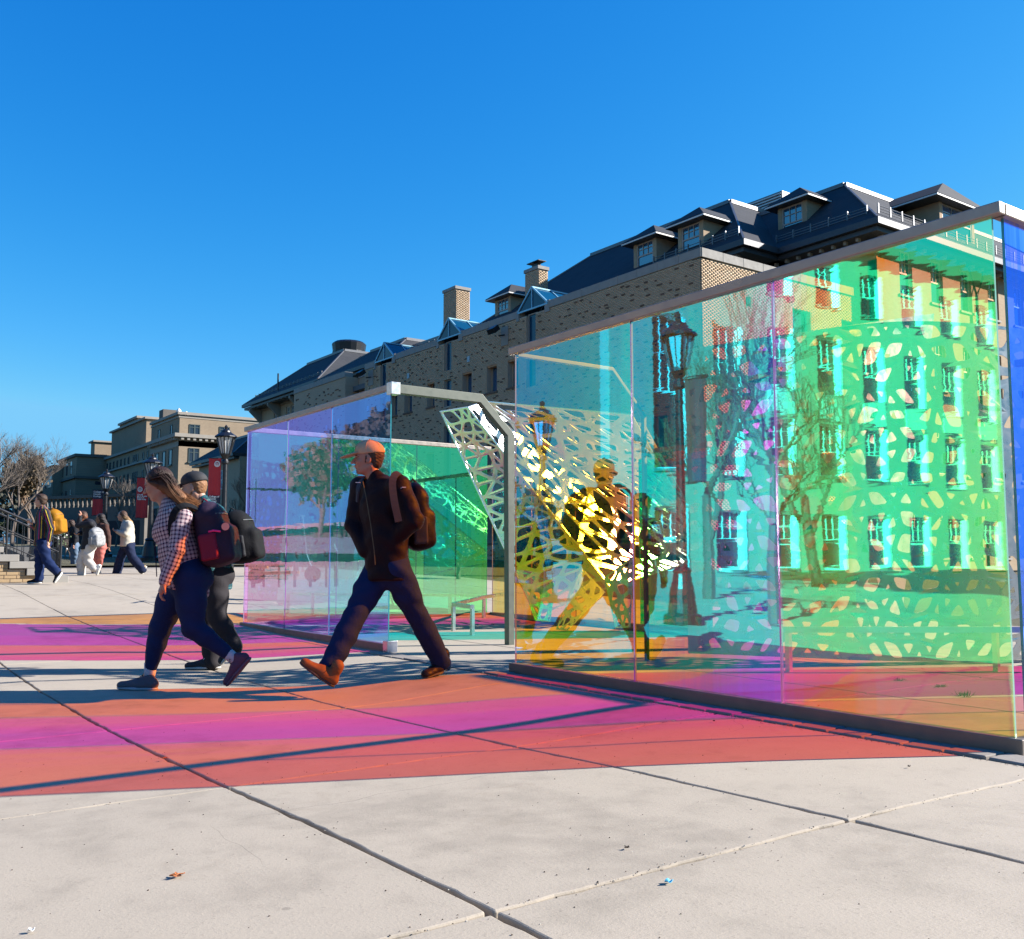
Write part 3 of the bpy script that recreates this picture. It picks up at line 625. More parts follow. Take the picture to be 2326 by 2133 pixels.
def farwin(axis, c, a0, a1, z0, z1, label=None, mull=True):
    f = MB(); d = -.06
    def bx(m, s, e, p, q, g, h): return m.box(c+p, c+q, s, e, g, h) if axis == 'X' else m.box(s, e, c+p, c+q, g, h)
    bx(f, a0, a1, -.02, .0, z0, z1)
    w = f.build('window', M_farglass, fb); g = MB()
    bx(g, a0-.03, a0+.1, -.1, -.021, z0, z1); bx(g, a1-.1, a1+.03, -.1, -.021, z0, z1); bx(g, a0, a1, -.1, -.021, z1-.12, z1); bx(g, a0-.15, a1+.15, -.25, -.021, z0-.25, z0)
    if mull: am = (a0+a1)/2; bx(g, am-.12, am+.12, -.09, -.021, z0, z1); bx(g, a0+.1, a1-.1, -.085, -.021, z0+(z1-z0)*.66, z0+(z1-z0)*.66+.12)
    g.build('frame', M_farframe if axis == 'Y' else M_farframe, w)
for a in (50.3, 55.4, 60.6, 66):
    for z0, z1 in ((21.55, 23.2), (16.9, 19.2), (12.2, 14.6), (7.2, 9.5)): farwin('Y', LY-.05, a, a+1.75, z0, z1)
for a, w_, zz in ((165.8, 1.2, 0), (173.0, 1.2, 0)): farwin('X', LX, a, a+w_, 21.7, 23.4, None, False)
for a in (165.5, 169.3, 173.4):
    for z0, z1 in ((16.6, 19.2), (12, 14.6), (7, 9.6)): farwin('X', LX, a, a+1.9, z0, z1, None, False)
ya = [180.2, 183.2, 187.0, 188.4, 192.5, 195.5, 199.8, 201.2, 202.6, 206.5, 209.5, 212.5, 215.5, 218.5, 221.6, 224.2]
for y in ya:
    for z0, z1 in ((20.2, 21.6), (15.9, 18.1), (12.6, 14.6)): farwin('X', 52, y, y+.95, z0, z1, None, False)
# penthouse blocks
p1 = ony(*(978*.2779, 900+225*.2779), 1) if False else None
def pt(cx, cy, x): return onx(cx*.2779, 900+cy*.2779, x)
q0, q1 = pt(915, 290, 56), pt(1200, 185, 56)
MB().box(56, 68, q1.y, q0.y, 20, q0.z-.4).build('penthouse', [M_hall2], fb)
MB().box(55.95, 68, q1.y-.05, q1.y-.01, 20, q0.z-.4).build('penthouse_sunlit_wall', M_hall2x, fb)
MB().box(55.5, 68, q1.y-.5, q0.y+.5, q0.z-.39, q0.z).build('cornice', M_lime, fb)
q2, q3 = pt(980, 225, 58), pt(1130, 165, 58)
MB().box(58, 68, q3.y, q2.y, q0.z, q2.z-.5).build('penthouse', [M_hall2], fb); MB().box(57.95, 68, q3.y-.05, q3.y-.01, q0.z, q2.z-.5).build('penthouse_sunlit_wall', M_hall2x, fb); MB().box(57.6, 68, q3.y-.4, q2.y+.4, q2.z-.49, q2.z).build('cornice', M_lime, fb)
q4 = pt(745, 370, 54); q5 = pt(778, 360, 54)
MB().box(54, 63.5, q5.y, q4.y, 20, q5.z-.4).build('roof_tower', [M_hall2], fb); MB().box(53.95, 63.5, q5.y-.05, q5.y-.01, 20, q5.z-.4).build('roof_tower_sunlit_wall', M_hall2x, fb); MB().box(53.5, 64, q5.y-.5, q4.y+.5, q5.z-.39, q5.z).build('cornice', M_lime, fb)
q6 = ony(1335*.2779, 900+105*.2779, 175); MB().box(q6.x, q6.x+3, 175, 177.5, 22, q6.z).build('chimney', M_conn, fb)
q7 = ony(1462*.2779, 900+115*.2779, 170); MB().lathe((q7.x, 170, 24.7), [(.6, 0), (.6, 1.2), (.35, 1.9), (.1, 2.2)], 10).build('roof_vent', M_white, fb); MB().lathe((q7.x+1.3, 170, 24.7), [(.6, 0), (.6, .9), (.35, 1.5), (.1, 1.8)], 10).build('roof_vent', M_white, fb)
# far wings
w2 = thing('shaded_wing_building', (46, 226.5, 3.5), 'dark shaded block joined to the far end of the beige building', 'building')
c0 = pt(485, 525, 46); c1 = pt(600, 480, 46)
MB().box(46, 62, 226.6, 226.6+max(6, c0.y-226.6), 3, c1.z-.6).build('wall', M_hall2, w2); yy0 = 226.6; yy1 = max(232.6, c0.y)
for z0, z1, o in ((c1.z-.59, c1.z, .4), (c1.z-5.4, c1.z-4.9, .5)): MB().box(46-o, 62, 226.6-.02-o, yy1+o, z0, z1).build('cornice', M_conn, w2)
for k in range(3):
    for dz in (4.2, 10.5): MB().box(45.95, 45.99, yy0+(yy1-yy0)*(.22+.25*k), yy0+(yy1-yy0)*(.22+.25*k)+1.6, c1.z-dz, c1.z-dz+2.8).build('window', M_farglass, w2)
for dz in (6.6, 11.8): MB().box(50, 52.2, 226.52, 226.56, c1.z-dz, c1.z-dz+.7).build('window', M_farglass, w2)
w3 = thing('low_far_block', (40, 255, 3.8), 'lower brick block with narrow windows at the far left end of the beige building', 'building')
d0 = pt(355, 610, 44); d1 = pt(437, 575, 44)
MB().box(44, 60, d1.y, d0.y, 3, d1.z).build('wall', M_hall2, w3); MB().box(43.8, 60, d1.y-.3, d0.y+.3, d1.z+.001, d1.z+.4).build('coping', M_conn, w3)
MB().box(44.2, 60, d1.y-.06, d1.y-.01, 3, d1.z).build('sunlit_wall', M_hall2x, w3)
for k in range(6):
    for dz in (4.6, 11.5, 16.5): y = d1.y+(d0.y-d1.y)*(.12+.14*k); MB().box(43.95, 43.99, y, y+1.6, d1.z-dz, d1.z-dz+3.2).build('window', M_farglass, w3)
# stone terrace with balustrade below that building
tp = [ (ony(40+t*290, 1131+t*5, 140-20*t)) for t in (0, 1)]
tr = thing('stone_terrace', (tp[0].x, tp[0].y, 3.0), 'long pale stone terrace wall with balustrade behind the handrail and the orange backpack', 'terrace')
a, b = tp; d = (b-a); L = math.hypot(d.x, d.y); e = Vector((d.x, d.y, 0))/L
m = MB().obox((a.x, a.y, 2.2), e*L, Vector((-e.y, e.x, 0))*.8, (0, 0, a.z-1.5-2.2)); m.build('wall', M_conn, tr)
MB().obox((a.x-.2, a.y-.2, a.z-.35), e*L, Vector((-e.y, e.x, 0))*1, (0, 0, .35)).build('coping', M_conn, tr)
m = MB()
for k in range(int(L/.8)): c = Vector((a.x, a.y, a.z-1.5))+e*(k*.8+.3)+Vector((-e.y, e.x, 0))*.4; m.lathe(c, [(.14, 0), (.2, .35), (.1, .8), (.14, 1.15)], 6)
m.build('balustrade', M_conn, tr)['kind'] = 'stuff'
for k in range(7):
    c = a + e*(L*(.08+.13*k)) - Vector((-e.y, e.x, 0))*.03; MB().obox((c.x, c.y, 2.4), e*2.4, Vector((-e.y, e.x, 0))*.03, (0, 0, 3.0)).build('dark_arch_panel', simple('painted_opening_shade', (.02,.02,.025), .9), tr)  # flat dark panels; the shade of deep openings is painted on
# ---------------------------------------------------------------- the building opposite, out of frame, that the panes mirror
M_wwhite = simple('bright_white_window_paint', (.88, .88, .84), .5)
ob = thing('mirrored_building', (-20, 24, -.5), 'sunlit brick building with tall white framed windows mirrored in the green panes', 'building')
OX0, OX1, OY = -42., -14., 26.0; OW = []
M_ow = brick_tex_mat('opposite_brick', (.52,.42,.30), (.60,.48,.35), (.46,.40,.33), 'X')
a = OX1 - 2.2; k = 0
while a > OX0+2:
    for z0, z1 in (((.4, 2.8), (4.2, 10.2), (12, 14)) if k < 2 else ((.4, 2.8), (4.4, 6.7), (8.0, 10.6), (12, 14))): OW.append((a-1.55, a, z0, z1))
    a -= 3.3; k += 1
mb = MB(); wall_with_holes(mb, 'Y', OY, .5, OX0, OX1, -1, 15.4, OW); mb.build('wall', M_ow, ob)
MB().box(OX0, OX1, OY+.5, OY+12, -1, 15.2).build('roof_block', M_hall2, ob)
for h in OW:
    w_ = window(ob, 'Y', OY, *h, .22, 'sash', M_wwhite, simple('dark_pane', (.01, .02, .025), .3), True, .10)
    MB().box(h[0]-.12, h[0]+.04, OY-.08, OY+.16, h[2], h[3]).build('jamb', M_wwhite, w_)
m = MB()
for h in OW:
    if 4 < h[2] < 5 and h[3] < 7: m.box(h[0]-.05, h[1]+.05, OY-.06, OY-.003, 2.95+4.0, 3.9+4.0)
m.build('stone_panel', simple('white_spandrel_stone', (.7,.68,.62), .7), ob)['kind'] = 'stuff'
MB().box(OX0, OX1+.2, OY-.5, OY-.003, 15.0, 15.5).build('cornice', M_lime, ob)

ob = thing('brick_wall', (-14, 32, .6), 'long low brick wall mirrored in the lilac and blue panes', 'wall')
OW = []
for k in range(18):
    for z0, z1 in ((1.6, 3.4),): OW.append((33+k*3.6, 34.6+k*3.6, z0, z1))
M_ow2 = brick_tex_mat('opposite_brick_y', (.12,.085,.06), (.15,.10,.07), (.1,.09,.07), 'Y')
MB().box(-26, -14, 32, 100, -1, 2.6).build('wall', M_ow2, ob)
MB().box(-26.4, -13.5, 31.6, 100.4, 2.6, 2.8).build('cornice', M_lime, ob)
# ---------------------------------------------------------------- iridescent glass rooms
HG = 2.6
def pane(parent, axis, c, a0, a1, film, edge, z0=.072, z1=2.545, label=None, th=.014):
    g = .006; a0 += g; a1 -= g
    m = MB()
    if axis == 'X': v = [(c, a0, z0), (c, a1, z0), (c, a1, z1), (c, a0, z1), (c+th, a0, z0), (c+th, a1, z0), (c+th, a1, z1), (c+th, a0, z1)]
    else: v = [(a0, c, z0), (a1, c, z0), (a1, c, z1), (a0, c, z1), (a0, c+th, z0), (a1, c+th, z0), (a1, c+th, z1), (a0, c+th, z1)]
    m.add(v, [(0, 3, 2, 1)] if axis == 'X' else [(0, 1, 2, 3)], 0); m.add(v, [(4, 5, 6, 7)] if axis == 'X' else [(4, 7, 6, 5)], 1)
    m.add(v, [(0, 1, 5, 4), (1, 2, 6, 5), (2, 3, 7, 6), (3, 0, 4, 7)], 2)
    o = m.build('glass_pane', [film, M_clear, edge], parent)
    if label: o['label'] = label
    return o
def rails(parent, axis, c, a0, a1, bot=True, w=.06):
    m = MB()
    def bx(m, s, e, p, q, g, h): return m.box(c+p, c+q, s, e, g, h) if axis == 'X' else m.box(s, e, c+p, c+q, g, h)
    bx(m, a0-.03, a1+.03, -w/2, w/2+.01, 2.54, HG); m.build('top_rail', M_railm, parent, bevel=.006)
    if bot: m = MB(); bx(m, a0-.02, a1+.02, -w/2, w/2+.01, -.03, .075); m.build('base_rail', M_base, parent, bevel=.005)
def bent_frame(parent, y, x0, x1, x2, zl, w=.1, d=.11):
    P = [Vector((x0, y, HG-.05)), Vector((x1, y, HG-.05)), Vector((x2, y, zl)), Vector((x2+.005, y, -.03))]
    m = MB(); rs = [w, w, w, w*.8]; prev = None; vs = []; fs = []
    for k, p in enumerate(P):
        a = (P[min(k+1, 3)]-P[max(k-1, 0)]).normalized() if 0 < k < 3 else (P[1]-P[0] if k == 0 else P[3]-P[2]).normalized()
        nrm = Vector((-a.z, 0, a.x)); h = rs[k]/2/(.93 if 0 < k < 3 else 1)
        for sn, sy in ((1, -1), (1, 1), (-1, 1), (-1, -1)): vs.append(p + nrm*h*sn + Vector((0, sy*d/2, 0)))
    for k in range(3):
        for j in range(4): fs.append((k*4+j, k*4+(j+1) % 4, (k+1)*4+(j+1) % 4, (k+1)*4+j))
    fs += [(3, 2, 1, 0), (12, 13, 14, 15)]
    m.add(vs, fs); m.build('bent_frame', simple('olive_grey_steel', (.10, .11, .085), .5, .3, bump=.06), parent, bevel=.004)
XW = 4.54
F1 = film_mat('film_amber', .012, 1, 5.6, .008); F2 = film_mat('film_magenta', -.030, 1, 4.3, .018); F3 = film_mat('film_rose_green', -.002, 1, 3.0, -.028)
big = thing('glass_room', (XW, 2.33, 0), 'large iridescent glass enclosure nearest the viewer, with amber, magenta and green panes', 'glass enclosure')
pane(big, 'X', XW, 4.885, 6.26, F1, M_edge_violet, label='left pane showing amber with blue sheen')
pane(big, 'X', XW, 3.66, 4.885, F2, M_edge_violet, label='middle pane showing dark magenta with teal sheen')
pane(big, 'X', XW, 2.33, 3.66, F3, M_edge_green, label='right pane showing pink and orange with bright green sheen')
rails(big, 'X', XW, 2.31, 6.28)
FB = film_mat('film_blue', 0, 0, 6, .0, 1.0, tst=[(0, (.92,.66,.14)), (.41, (.92,.66,.14)), (.43, (.12,.22,.95)), (1, (.1,.3,.9))], rst=[(0, (.1,.2,.6)), (.41, (.1,.2,.6)), (.43, (.10,.22,.85)), (1, (.1,.5,.5))])
FBs = [FB] + [film_mat('film_blue_'+n_, 0, 0, 6, .0, 1.0, tst=[(0, c_), (.41, c_), (.43, (.12,.22,.95)), (1, (.1,.3,.9))], rst=[(0, (.1,.2,.6)), (.41, (.1,.2,.6)), (.43, (.10,.22,.85)), (1, (.1,.5,.5))]) for n_, c_ in (('rose', (.95,.58,.30)), ('violet', (.92,.42,.50)))]
for k_, (a, b) in enumerate(((4.60, 5.83), (5.83, 7.06), (7.06, 8.29))): pane(big, 'Y', 2.31, a, b, FBs[k_], M_edge_teal, label='deep blue pane of the return wall' if a < 5 else None)
rails(big, 'Y', 2.31, 4.585, 8.3)
F4 = film_mat('film_back', -.02, 1, 4.3, .02, .35)
for a, b in ((2.36, 3.2), (3.2, 4.1)): pane(big, 'X', 8.36, a, b, F4, M_edge_violet)
rails(big, 'X', 8.36, 2.36, 4.12, w=.05)
bent_frame(big, 6.30, XW+.05, 5.62, 6.0, 2.17, .032, .04)
sm = thing('glass_room', (XW, 8.33, 0), 'smaller glass enclosure behind the walking man, lilac and blue panes and bent end frame', 'glass enclosure')
S1 = film_mat('film_blue_near', -.017, 1, 9.0, .018); S2 = film_mat('film_periwinkle', -.047, 1, 10.3, -.006); S3 = film_mat('film_lilac', -.058, 1, 11.6, -.005)
pane(sm, 'X', XW, 8.33, 9.67, S1, M_edge_teal, label='blue pane with a teal edge beside the man in the tan cap')
pane(sm, 'X', XW, 9.67, 10.87, S2, M_edge_violet, label='periwinkle middle pane')
pane(sm, 'X', XW, 10.87, 12.2, S3, M_edge_green, label='lilac pane with a pale green edge')
rails(sm, 'X', XW, 8.31, 12.22)
FG = film_mat('film_green_return', .238, 0, 6, .004, 1.)
for a, b in ((4.60, 5.85), (5.85, 7.1), (7.1, 8.35)): pane(sm, 'Y', 12.22, a, b, FG, M_edge_teal)
rails(sm, 'Y', 12.22, 4.58, 8.37)
def film_plain(name, T, Rr, s=.3):
    t = NT(name); tr = t.node('ShaderNodeBsdfTransparent'); p = t.pos(); t.put(tr.inputs[0], t.mix(t.ramp(t.noise(p, .8, 2), [(.4, 0.), (.7, 1.)]), T, (T[0]+.25, T[1], T[2]*.55)))
    gl = t.node('ShaderNodeBsdfGlossy'); t.put(gl.inputs[0], tuple(x*s for x in Rr)); gl.inputs['Roughness'].default_value = .02
    a = t.node('ShaderNodeAddShader'); t.n.links.new(tr.outputs[0], a.inputs[0]); t.n.links.new(gl.outputs[0], a.inputs[1]); t.n.links.new(a.outputs[0], t.out.inputs[0]); return t.m
FC = film_plain('film_added_cyan', (.0, .80, 1.), (.9, .3, .1), .25)
for a, b in ((7.75, 8.95),): pane(sm, 'X', 8.42, a, b, FC, M_edge_teal, z1=2.2)  # pane added to tint the floor cyan, in place of sunlight bounced off glass
MB().box(8.39, 8.45, 7.75, 12.2, 2.19, 2.25).build('top_rail', M_railm, sm); MB().box(8.39, 8.45, 7.75, 12.2, -.02, .08).build('base_rail', M_railm, sm)  # rails carrying the added back panes
F5 = film_mat('film_back_rose', -.02, 1, 11.2, .03, .3)
for a, b in ((10.2, 11.2), (11.2, 12.2)): pane(sm, 'X', 8.42, a, b, F5, M_edge_violet, z1=2.2)  # back panes added to throw magenta light on the floor
bent_frame(sm, 8.29, XW-.02, 5.56, 5.94, 2.19, .088, .08)
MB().box(XW-.045, XW+.055, 8.24, 8.34, 2.49, 2.61).box(XW-.05, XW+.06, 8.25, 8.345, -.03, .11).build('corner_cap', M_steel, sm, bevel=.004)
# low guard rails inside
def low_rail(pts, posts, h, label):
    base = pts[0]; r = thing('low_rail', (base[0], base[1], 0), label, 'low rail', 'low steel rails inside the glass rooms')
    m = MB()
    for p, q in zip(pts[:-1], pts[1:]): m.bar((*p, h), (*q, h), .05, .045)
    m.build('rail_bar', M_steel, r)
    for p in posts: MB().box(p[0]-.02, p[0]+.02, p[1]-.02, p[1]+.02, -.03, h-.024).build('post', M_steel, r)
q = [at(1073, 1379, 11.4), at(1030, 1372, 12.0), at(1099, 1355, 14.2), at(1150, 1348, 15.5)]
low_rail([(p.x, p.y) for p in q], [(p.x, p.y) for p in q[:3]], .33, 'low bent steel rail standing on the cyan lit floor beside the steel post')
q = [at(1777, 1430, 7.8), at(1790, 1430, 7.8), at(2260, 1430, 7.8), at(2400, 1430, 7.8)]
low_rail([(q[0].x, q[0].y), (q[3].x, q[3].y)], [(p.x, p.y) for p in q[1:]], .33, 'low straight steel rail behind the right pane of the big glass wall')
# ---------------------------------------------------------------- perforated metal
def perforate(S, Lu, Lv, cell=.36, w=.035, seed=1, merge=.14, jit=.24, rfrac=.36):
    r = random.Random(seed); nu = max(2, round(Lu/cell)); rowh = cell*.87; nv = max(1, round(Lv/rowh))
    P = {}
    for j in range(nv+1):
        n = nu + (j % 2)
        for i in range(n+1):
            u = (i if j % 2 == 0 else max(0, min(nu, i-.5)))/nu*Lu; v = j/nv*Lv
            eu = u < 1e-6 or u > Lu-1e-6; ev = j in (0, nv)
            if not eu: u += r.uniform(-jit, jit)*cell
            if not ev: v += r.uniform(-jit, jit)*rowh
            P[(j, i)] = (u, v)
    tris = []
    for j in range(nv):
        A = j if j % 2 == 0 else j+1; B = j+1 if j % 2 == 0 else j      # A even row (nu+1 pts), B odd row (nu+2 pts)
        row = []
        for i in range(nu+1):
            row.append([(A, i), (B, i), (B, i+1)])
            if i < nu: row.append([(A, i), (B, i+1), (A, i+1)])
        tris.append(row)
    cells = []
    for row in tris:
        k = 0
        while k < len(row):
            if k+1 < len(row) and r.random() < merge:
                a, b = row[k], row[k+1]; sh = [x for x in a if x in b]
                if len(sh) == 2:
                    o1 = [x for x in a if x not in sh][0]; o2 = [x for x in b if x not in sh][0]; cells.append([o1, sh[0], o2, sh[1]]); k += 2; continue
            cells.append(row[k]); k += 1
    vs = []; fs = []; vid = {}
    def V(key):
        if key not in vid: vid[key] = len(vs); vs.append(S(P[key][0]/Lu, P[key][1]/Lv))
        return vid[key]
    for c in cells:
        pts = [P[k] for k in c]; n = len(pts)
        ar = sum(pts[k][0]*pts[(k+1) % n][1]-pts[(k+1) % n][0]*pts[k][1] for k in range(n))/2
        if abs(ar) < 1e-4: continue
        if ar < 0: c = c[::-1]; pts = pts[::-1]
        # inset
        inn = []; ok = True; ww = w*r.uniform(.7, 1.3)
        for k in range(n):
            p, q, s = pts[k-1], pts[k], pts[(k+1) % n]
            d1 = (q[0]-p[0], q[1]-p[1]); d2 = (s[0]-q[0], s[1]-q[1]); l1 = math.hypot(*d1); l2 = math.hypot(*d2)
            if l1 < 1e-5 or l2 < 1e-5: ok = False; break
            n1 = (-d1[1]/l1, d1[0]/l1); n2 = (-d2[1]/l2, d2[0]/l2); den = 1+n1[0]*n2[0]+n1[1]*n2[1]
            if den < .12: den = .12
            inn.append((q[0]+(n1[0]+n2[0])*ww/den, q[1]+(n1[1]+n2[1])*ww/den))
        if not ok: fs.append(tuple(V(k) for k in c)); continue
        ar2 = sum(inn[k][0]*inn[(k+1) % n][1]-inn[(k+1) % n][0]*inn[k][1] for k in range(n))/2
        good = ar2 > .18*abs(ar)*.3 and all((inn[(k+1) % n][0]-inn[k][0])*(pts[(k+1) % n][0]-pts[k][0])+(inn[(k+1) % n][1]-inn[k][1])*(pts[(k+1) % n][1]-pts[k][1]) > 0 for k in range(n))
        if not good: fs.append(tuple(V(k) for k in c)); continue
        ring = []
        for k in range(n):
            a, q, b = inn[k-1], inn[k], inn[(k+1) % n]
            s = (q[0]+(a[0]-q[0])*rfrac, q[1]+(a[1]-q[1])*rfrac); e = (q[0]+(b[0]-q[0])*rfrac, q[1]+(b[1]-q[1])*rfrac)
            for t in (0, .33, .67, 1):
                x = (1-t)**2*s[0]+2*t*(1-t)*q[0]+t*t*e[0]; y = (1-t)**2*s[1]+2*t*(1-t)*q[1]+t*t*e[1]
                ring.append((k, len(vs))); vs.append(S(x/Lu, y/Lv))
        m = len(ring)
        for k in range(m):
            (c1, i1), (c2, i2) = ring[k], ring[(k+1) % m]
            if c1 == c2: fs.append((V(c[c1]), i2, i1))
            else: fs.append((V(c[c1]), V(c[c2]), i2, i1))
    return vs, fs
def quadS(p00, p10, p11, p01, bulge=0.):
    n = (p10-p00).cross(p01-p00).normalized()
    return lambda s, t: (p00*(1-s)+p10*s)*(1-t) + (p01*(1-s)+p11*s)*t + n*bulge*math.sin(math.pi*s)*math.sin(math.pi*t)
def sheet(name, S, Lu, Lv, parent, mat, th=.006, **k):
    vs, fs = perforate(S, Lu, Lv, **k); o = mesh_obj(name, vs, fs, mat, parent); m = o.modifiers.new('thick', 'SOLIDIFY'); m.thickness = th; m.offset = 0; return o
N = Vector((.14, -.92, .36)).normalized(); B0 = at(1172, 1060, 12.2)
def onB(px, py): d = ray(px, py); t = (B0-C0).dot(N)/d.dot(N); return C0 + d*t
b_, c_, g_, h_ = onB(1062, 925), onB(1103, 912), onB(1562, 1278), onB(1385, 1335)
a_ = at(1001, 935, (b_-C0).dot(CF)+.55); k_ = at(1217, 1400, (h_-C0).dot(CF)+.35); d_ = at(1433, 942, (c_-C0).dot(CF)-1.0); e_ = at(1612, 1262, (g_-C0).dot(CF)-.35)
sc = thing('perforated_sculpture', (g_.x-.5, g_.y, 0), 'polished metal sculpture of folded sheets cut with star patterns, leaning between the glass rooms', 'sculpture')
def ln(a, b): return (a-b).length
sheet('folded_sheet', quadS(c_, g_, h_, b_, .04), ln(c_, g_), ln(g_, h_), sc, M_polish, seed=4, cell=.50, w=.055, rfrac=.27)
sheet('folded_sheet', quadS(c_, d_, e_, g_, .10), ln(c_, d_)*.9, ln(c_, g_), sc, M_polish, seed=9, cell=.46, w=.044, rfrac=.27)
sheet('folded_sheet', quadS(a_, b_, h_, k_, .05), .62, ln(b_, h_), sc, M_polish, seed=2, cell=.20, w=.020, rfrac=.27)
off = CF*.7 + CR*.25
sheet('inner_sheet', quadS(c_+off, d_+off, e_+off*.9, g_+off, .15), ln(c_, d_), ln(c_, g_), sc, M_polish, seed=21, cell=.33, w=.02, rfrac=.27)
l1 = [at(1322, 1290, 12.0), at(1375, 1345, 12.0), at(1290, 1432, 11.9), at(1262, 1430, 11.9)]; sheet('leg', quadS(*l1), .45, .8, sc, M_polish, seed=5, cell=.24, w=.03)
l2 = [at(1372, 1312, 12.3), at(1440, 1262, 12.2), at(1432, 1425, 12.0), at(1398, 1428, 12.1)]; sheet('leg', quadS(*l2), .5, .9, sc, M_polish, seed=6, cell=.24, w=.03)
l3 = [at(1173, 1292, 13.1), at(1262, 1325, 12.9), at(1250, 1412, 12.7), at(1216, 1410, 12.8)]; sheet('leg', quadS(*l3), .5, .7, sc, M_polish, seed=8, cell=.24, w=.03)
m = MB()
for p, q in ((c_, g_), (b_, h_), (a_, k_), (c_, d_), (d_, e_), (a_, b_), (b_, c_), (h_, g_)): m.bar(p, q, .035, .012)
m.build('fold_edge', M_polish, sc)
# tall perforated screen curving through the big room
path = [Vector((6.55, 6.33, 0)), Vector((6.78, 5.75, 0)), Vector((7.27, 5.06, 0)), Vector((7.8, 4.65, 0)), Vector((8.35, 4.33, 0)), Vector((9.0, 4.05, 0)), Vector((9.8, 3.8, 0))]
def scrS(s, t):
    x = s*(len(path)-1); k = min(int(x), len(path)-2); f = x-k; p = path[k].lerp(path[k+1], f); p1 = path[min(k+1, len(path)-1)]
    return Vector((p.x + .12*math.sin(s*9), p.y, .03 + t*(2.82 + .1*math.sin(s*3))))
scr = thing('perforated_screen', (6.6, 6.2, 0), 'tall curving satin metal screen with rounded openings behind the magenta and green panes', 'screen')
sheet('screen_sheet', scrS, 4.4, 2.85, scr, simple('satin_aluminium', (.40, .40, .39), .30, .9, bump=.05), seed=12, cell=.20, w=.036, rfrac=.30, merge=.30)
# a second web, added near the passage to cast dappled shade on the walk
scr_shade = thing('perforated_screen', (6.3, 7.0, 0), 'perforated metal wing added to shade the walk, half hidden by the amber pane', 'screen')
Q = [Vector((7.3, 6.6, 0)), Vector((9.2, 5.9, 0)), Vector((9.6, 5.6, 3.5)), Vector((7.6, 6.4, 3.1))]
sheet('screen_sheet', quadS(*Q, .2), 2.2, 3.2, scr_shade, M_polish, seed=31, cell=.30, w=.075, rfrac=.27)
# ---------------------------------------------------------------- lamps with banners
M_lantern = simple('frosted_lantern_glass', (.45, .45, .44), .35)
M_red = simple('red_banner_cloth', (.42, .022, .026), .75, var=.1, nscale=2, bump=.2, bscale=8)
M_navy = simple('navy_banner_cloth', (.02, .025, .05), .75, var=.1, bump=.2, bscale=8)
def text_mesh(body, size, origin, right, up, nrm, mat, parent, name='lettering', align='LEFT', weight=.0):
    cu = bpy.data.curves.new('t', 'FONT'); cu.body = body; cu.size = size; cu.extrude = .003; cu.align_x = align; cu.space_line = .9; cu.offset = weight; cu.resolution_u = 2
    to = bpy.data.objects.new('t', cu); COL.objects.link(to); dg = bpy.context.evaluated_depsgraph_get(); me = bpy.data.meshes.new_from_object(to.evaluated_get(dg))
    vs = [Vector(origin) + Vector(right)*v.co.x + Vector(up)*v.co.y + Vector(nrm)*v.co.z for v in me.vertices]; fs = [tuple(p.vertices) for p in me.polygons]
    bpy.data.objects.remove(to); return mesh_obj(name, vs, fs, mat, parent)
def seal(c, r, right, up, nrm, mat, bgm, parent):
    def ring(m, r0, r1, h, n=22):
        vs = []
        for k in range(n):
            a = 2*math.pi*k/n
            for rr in (r0, r1): vs.append(c + right*math.cos(a)*rr + up*math.sin(a)*rr + nrm*h)
        m.add(vs, [(2*k, 2*k+1, (2*k+3) % (2*n), (2*k+2) % (2*n)) for k in range(n)])
    m = MB(); ring(m, r*.80, r, .005); ring(m, r*.62, r*.7, .005)
    for k in range(14): a = 2*math.pi*k/14; p = c + right*math.cos(a)*r*.75 + up*math.sin(a)*r*.75; m.obox(p - right*.012 + nrm*.004, right*.024, up*.03, nrm*.004)
    sh = [(-.36, .34), (.36, .34), (.36, -.05), (0, -.42), (-.36, -.05)]; P = [c+right*x*r+up*y*r+nrm*.004 for x, y in sh]; m.prism(P, nrm*.004)
    o = m.build('seal', mat, parent)
    m = MB(); m.obox(c-right*r*.25+up*r*.02+nrm*.009, right*r*.5, up*r*.05, nrm*.002); m.obox(c-right*r*.03-up*r*.3+nrm*.009, right*r*.06, up*r*.3, nrm*.002); m.obox(c-right*r*.2+up*r*.14+nrm*.009, right*r*.16, up*r*.12, nrm*.002); m.obox(c+right*r*.05+up*r*.14+nrm*.009, right*r*.16, up*r*.12, nrm*.002); m.build('shield_device', bgm, parent)
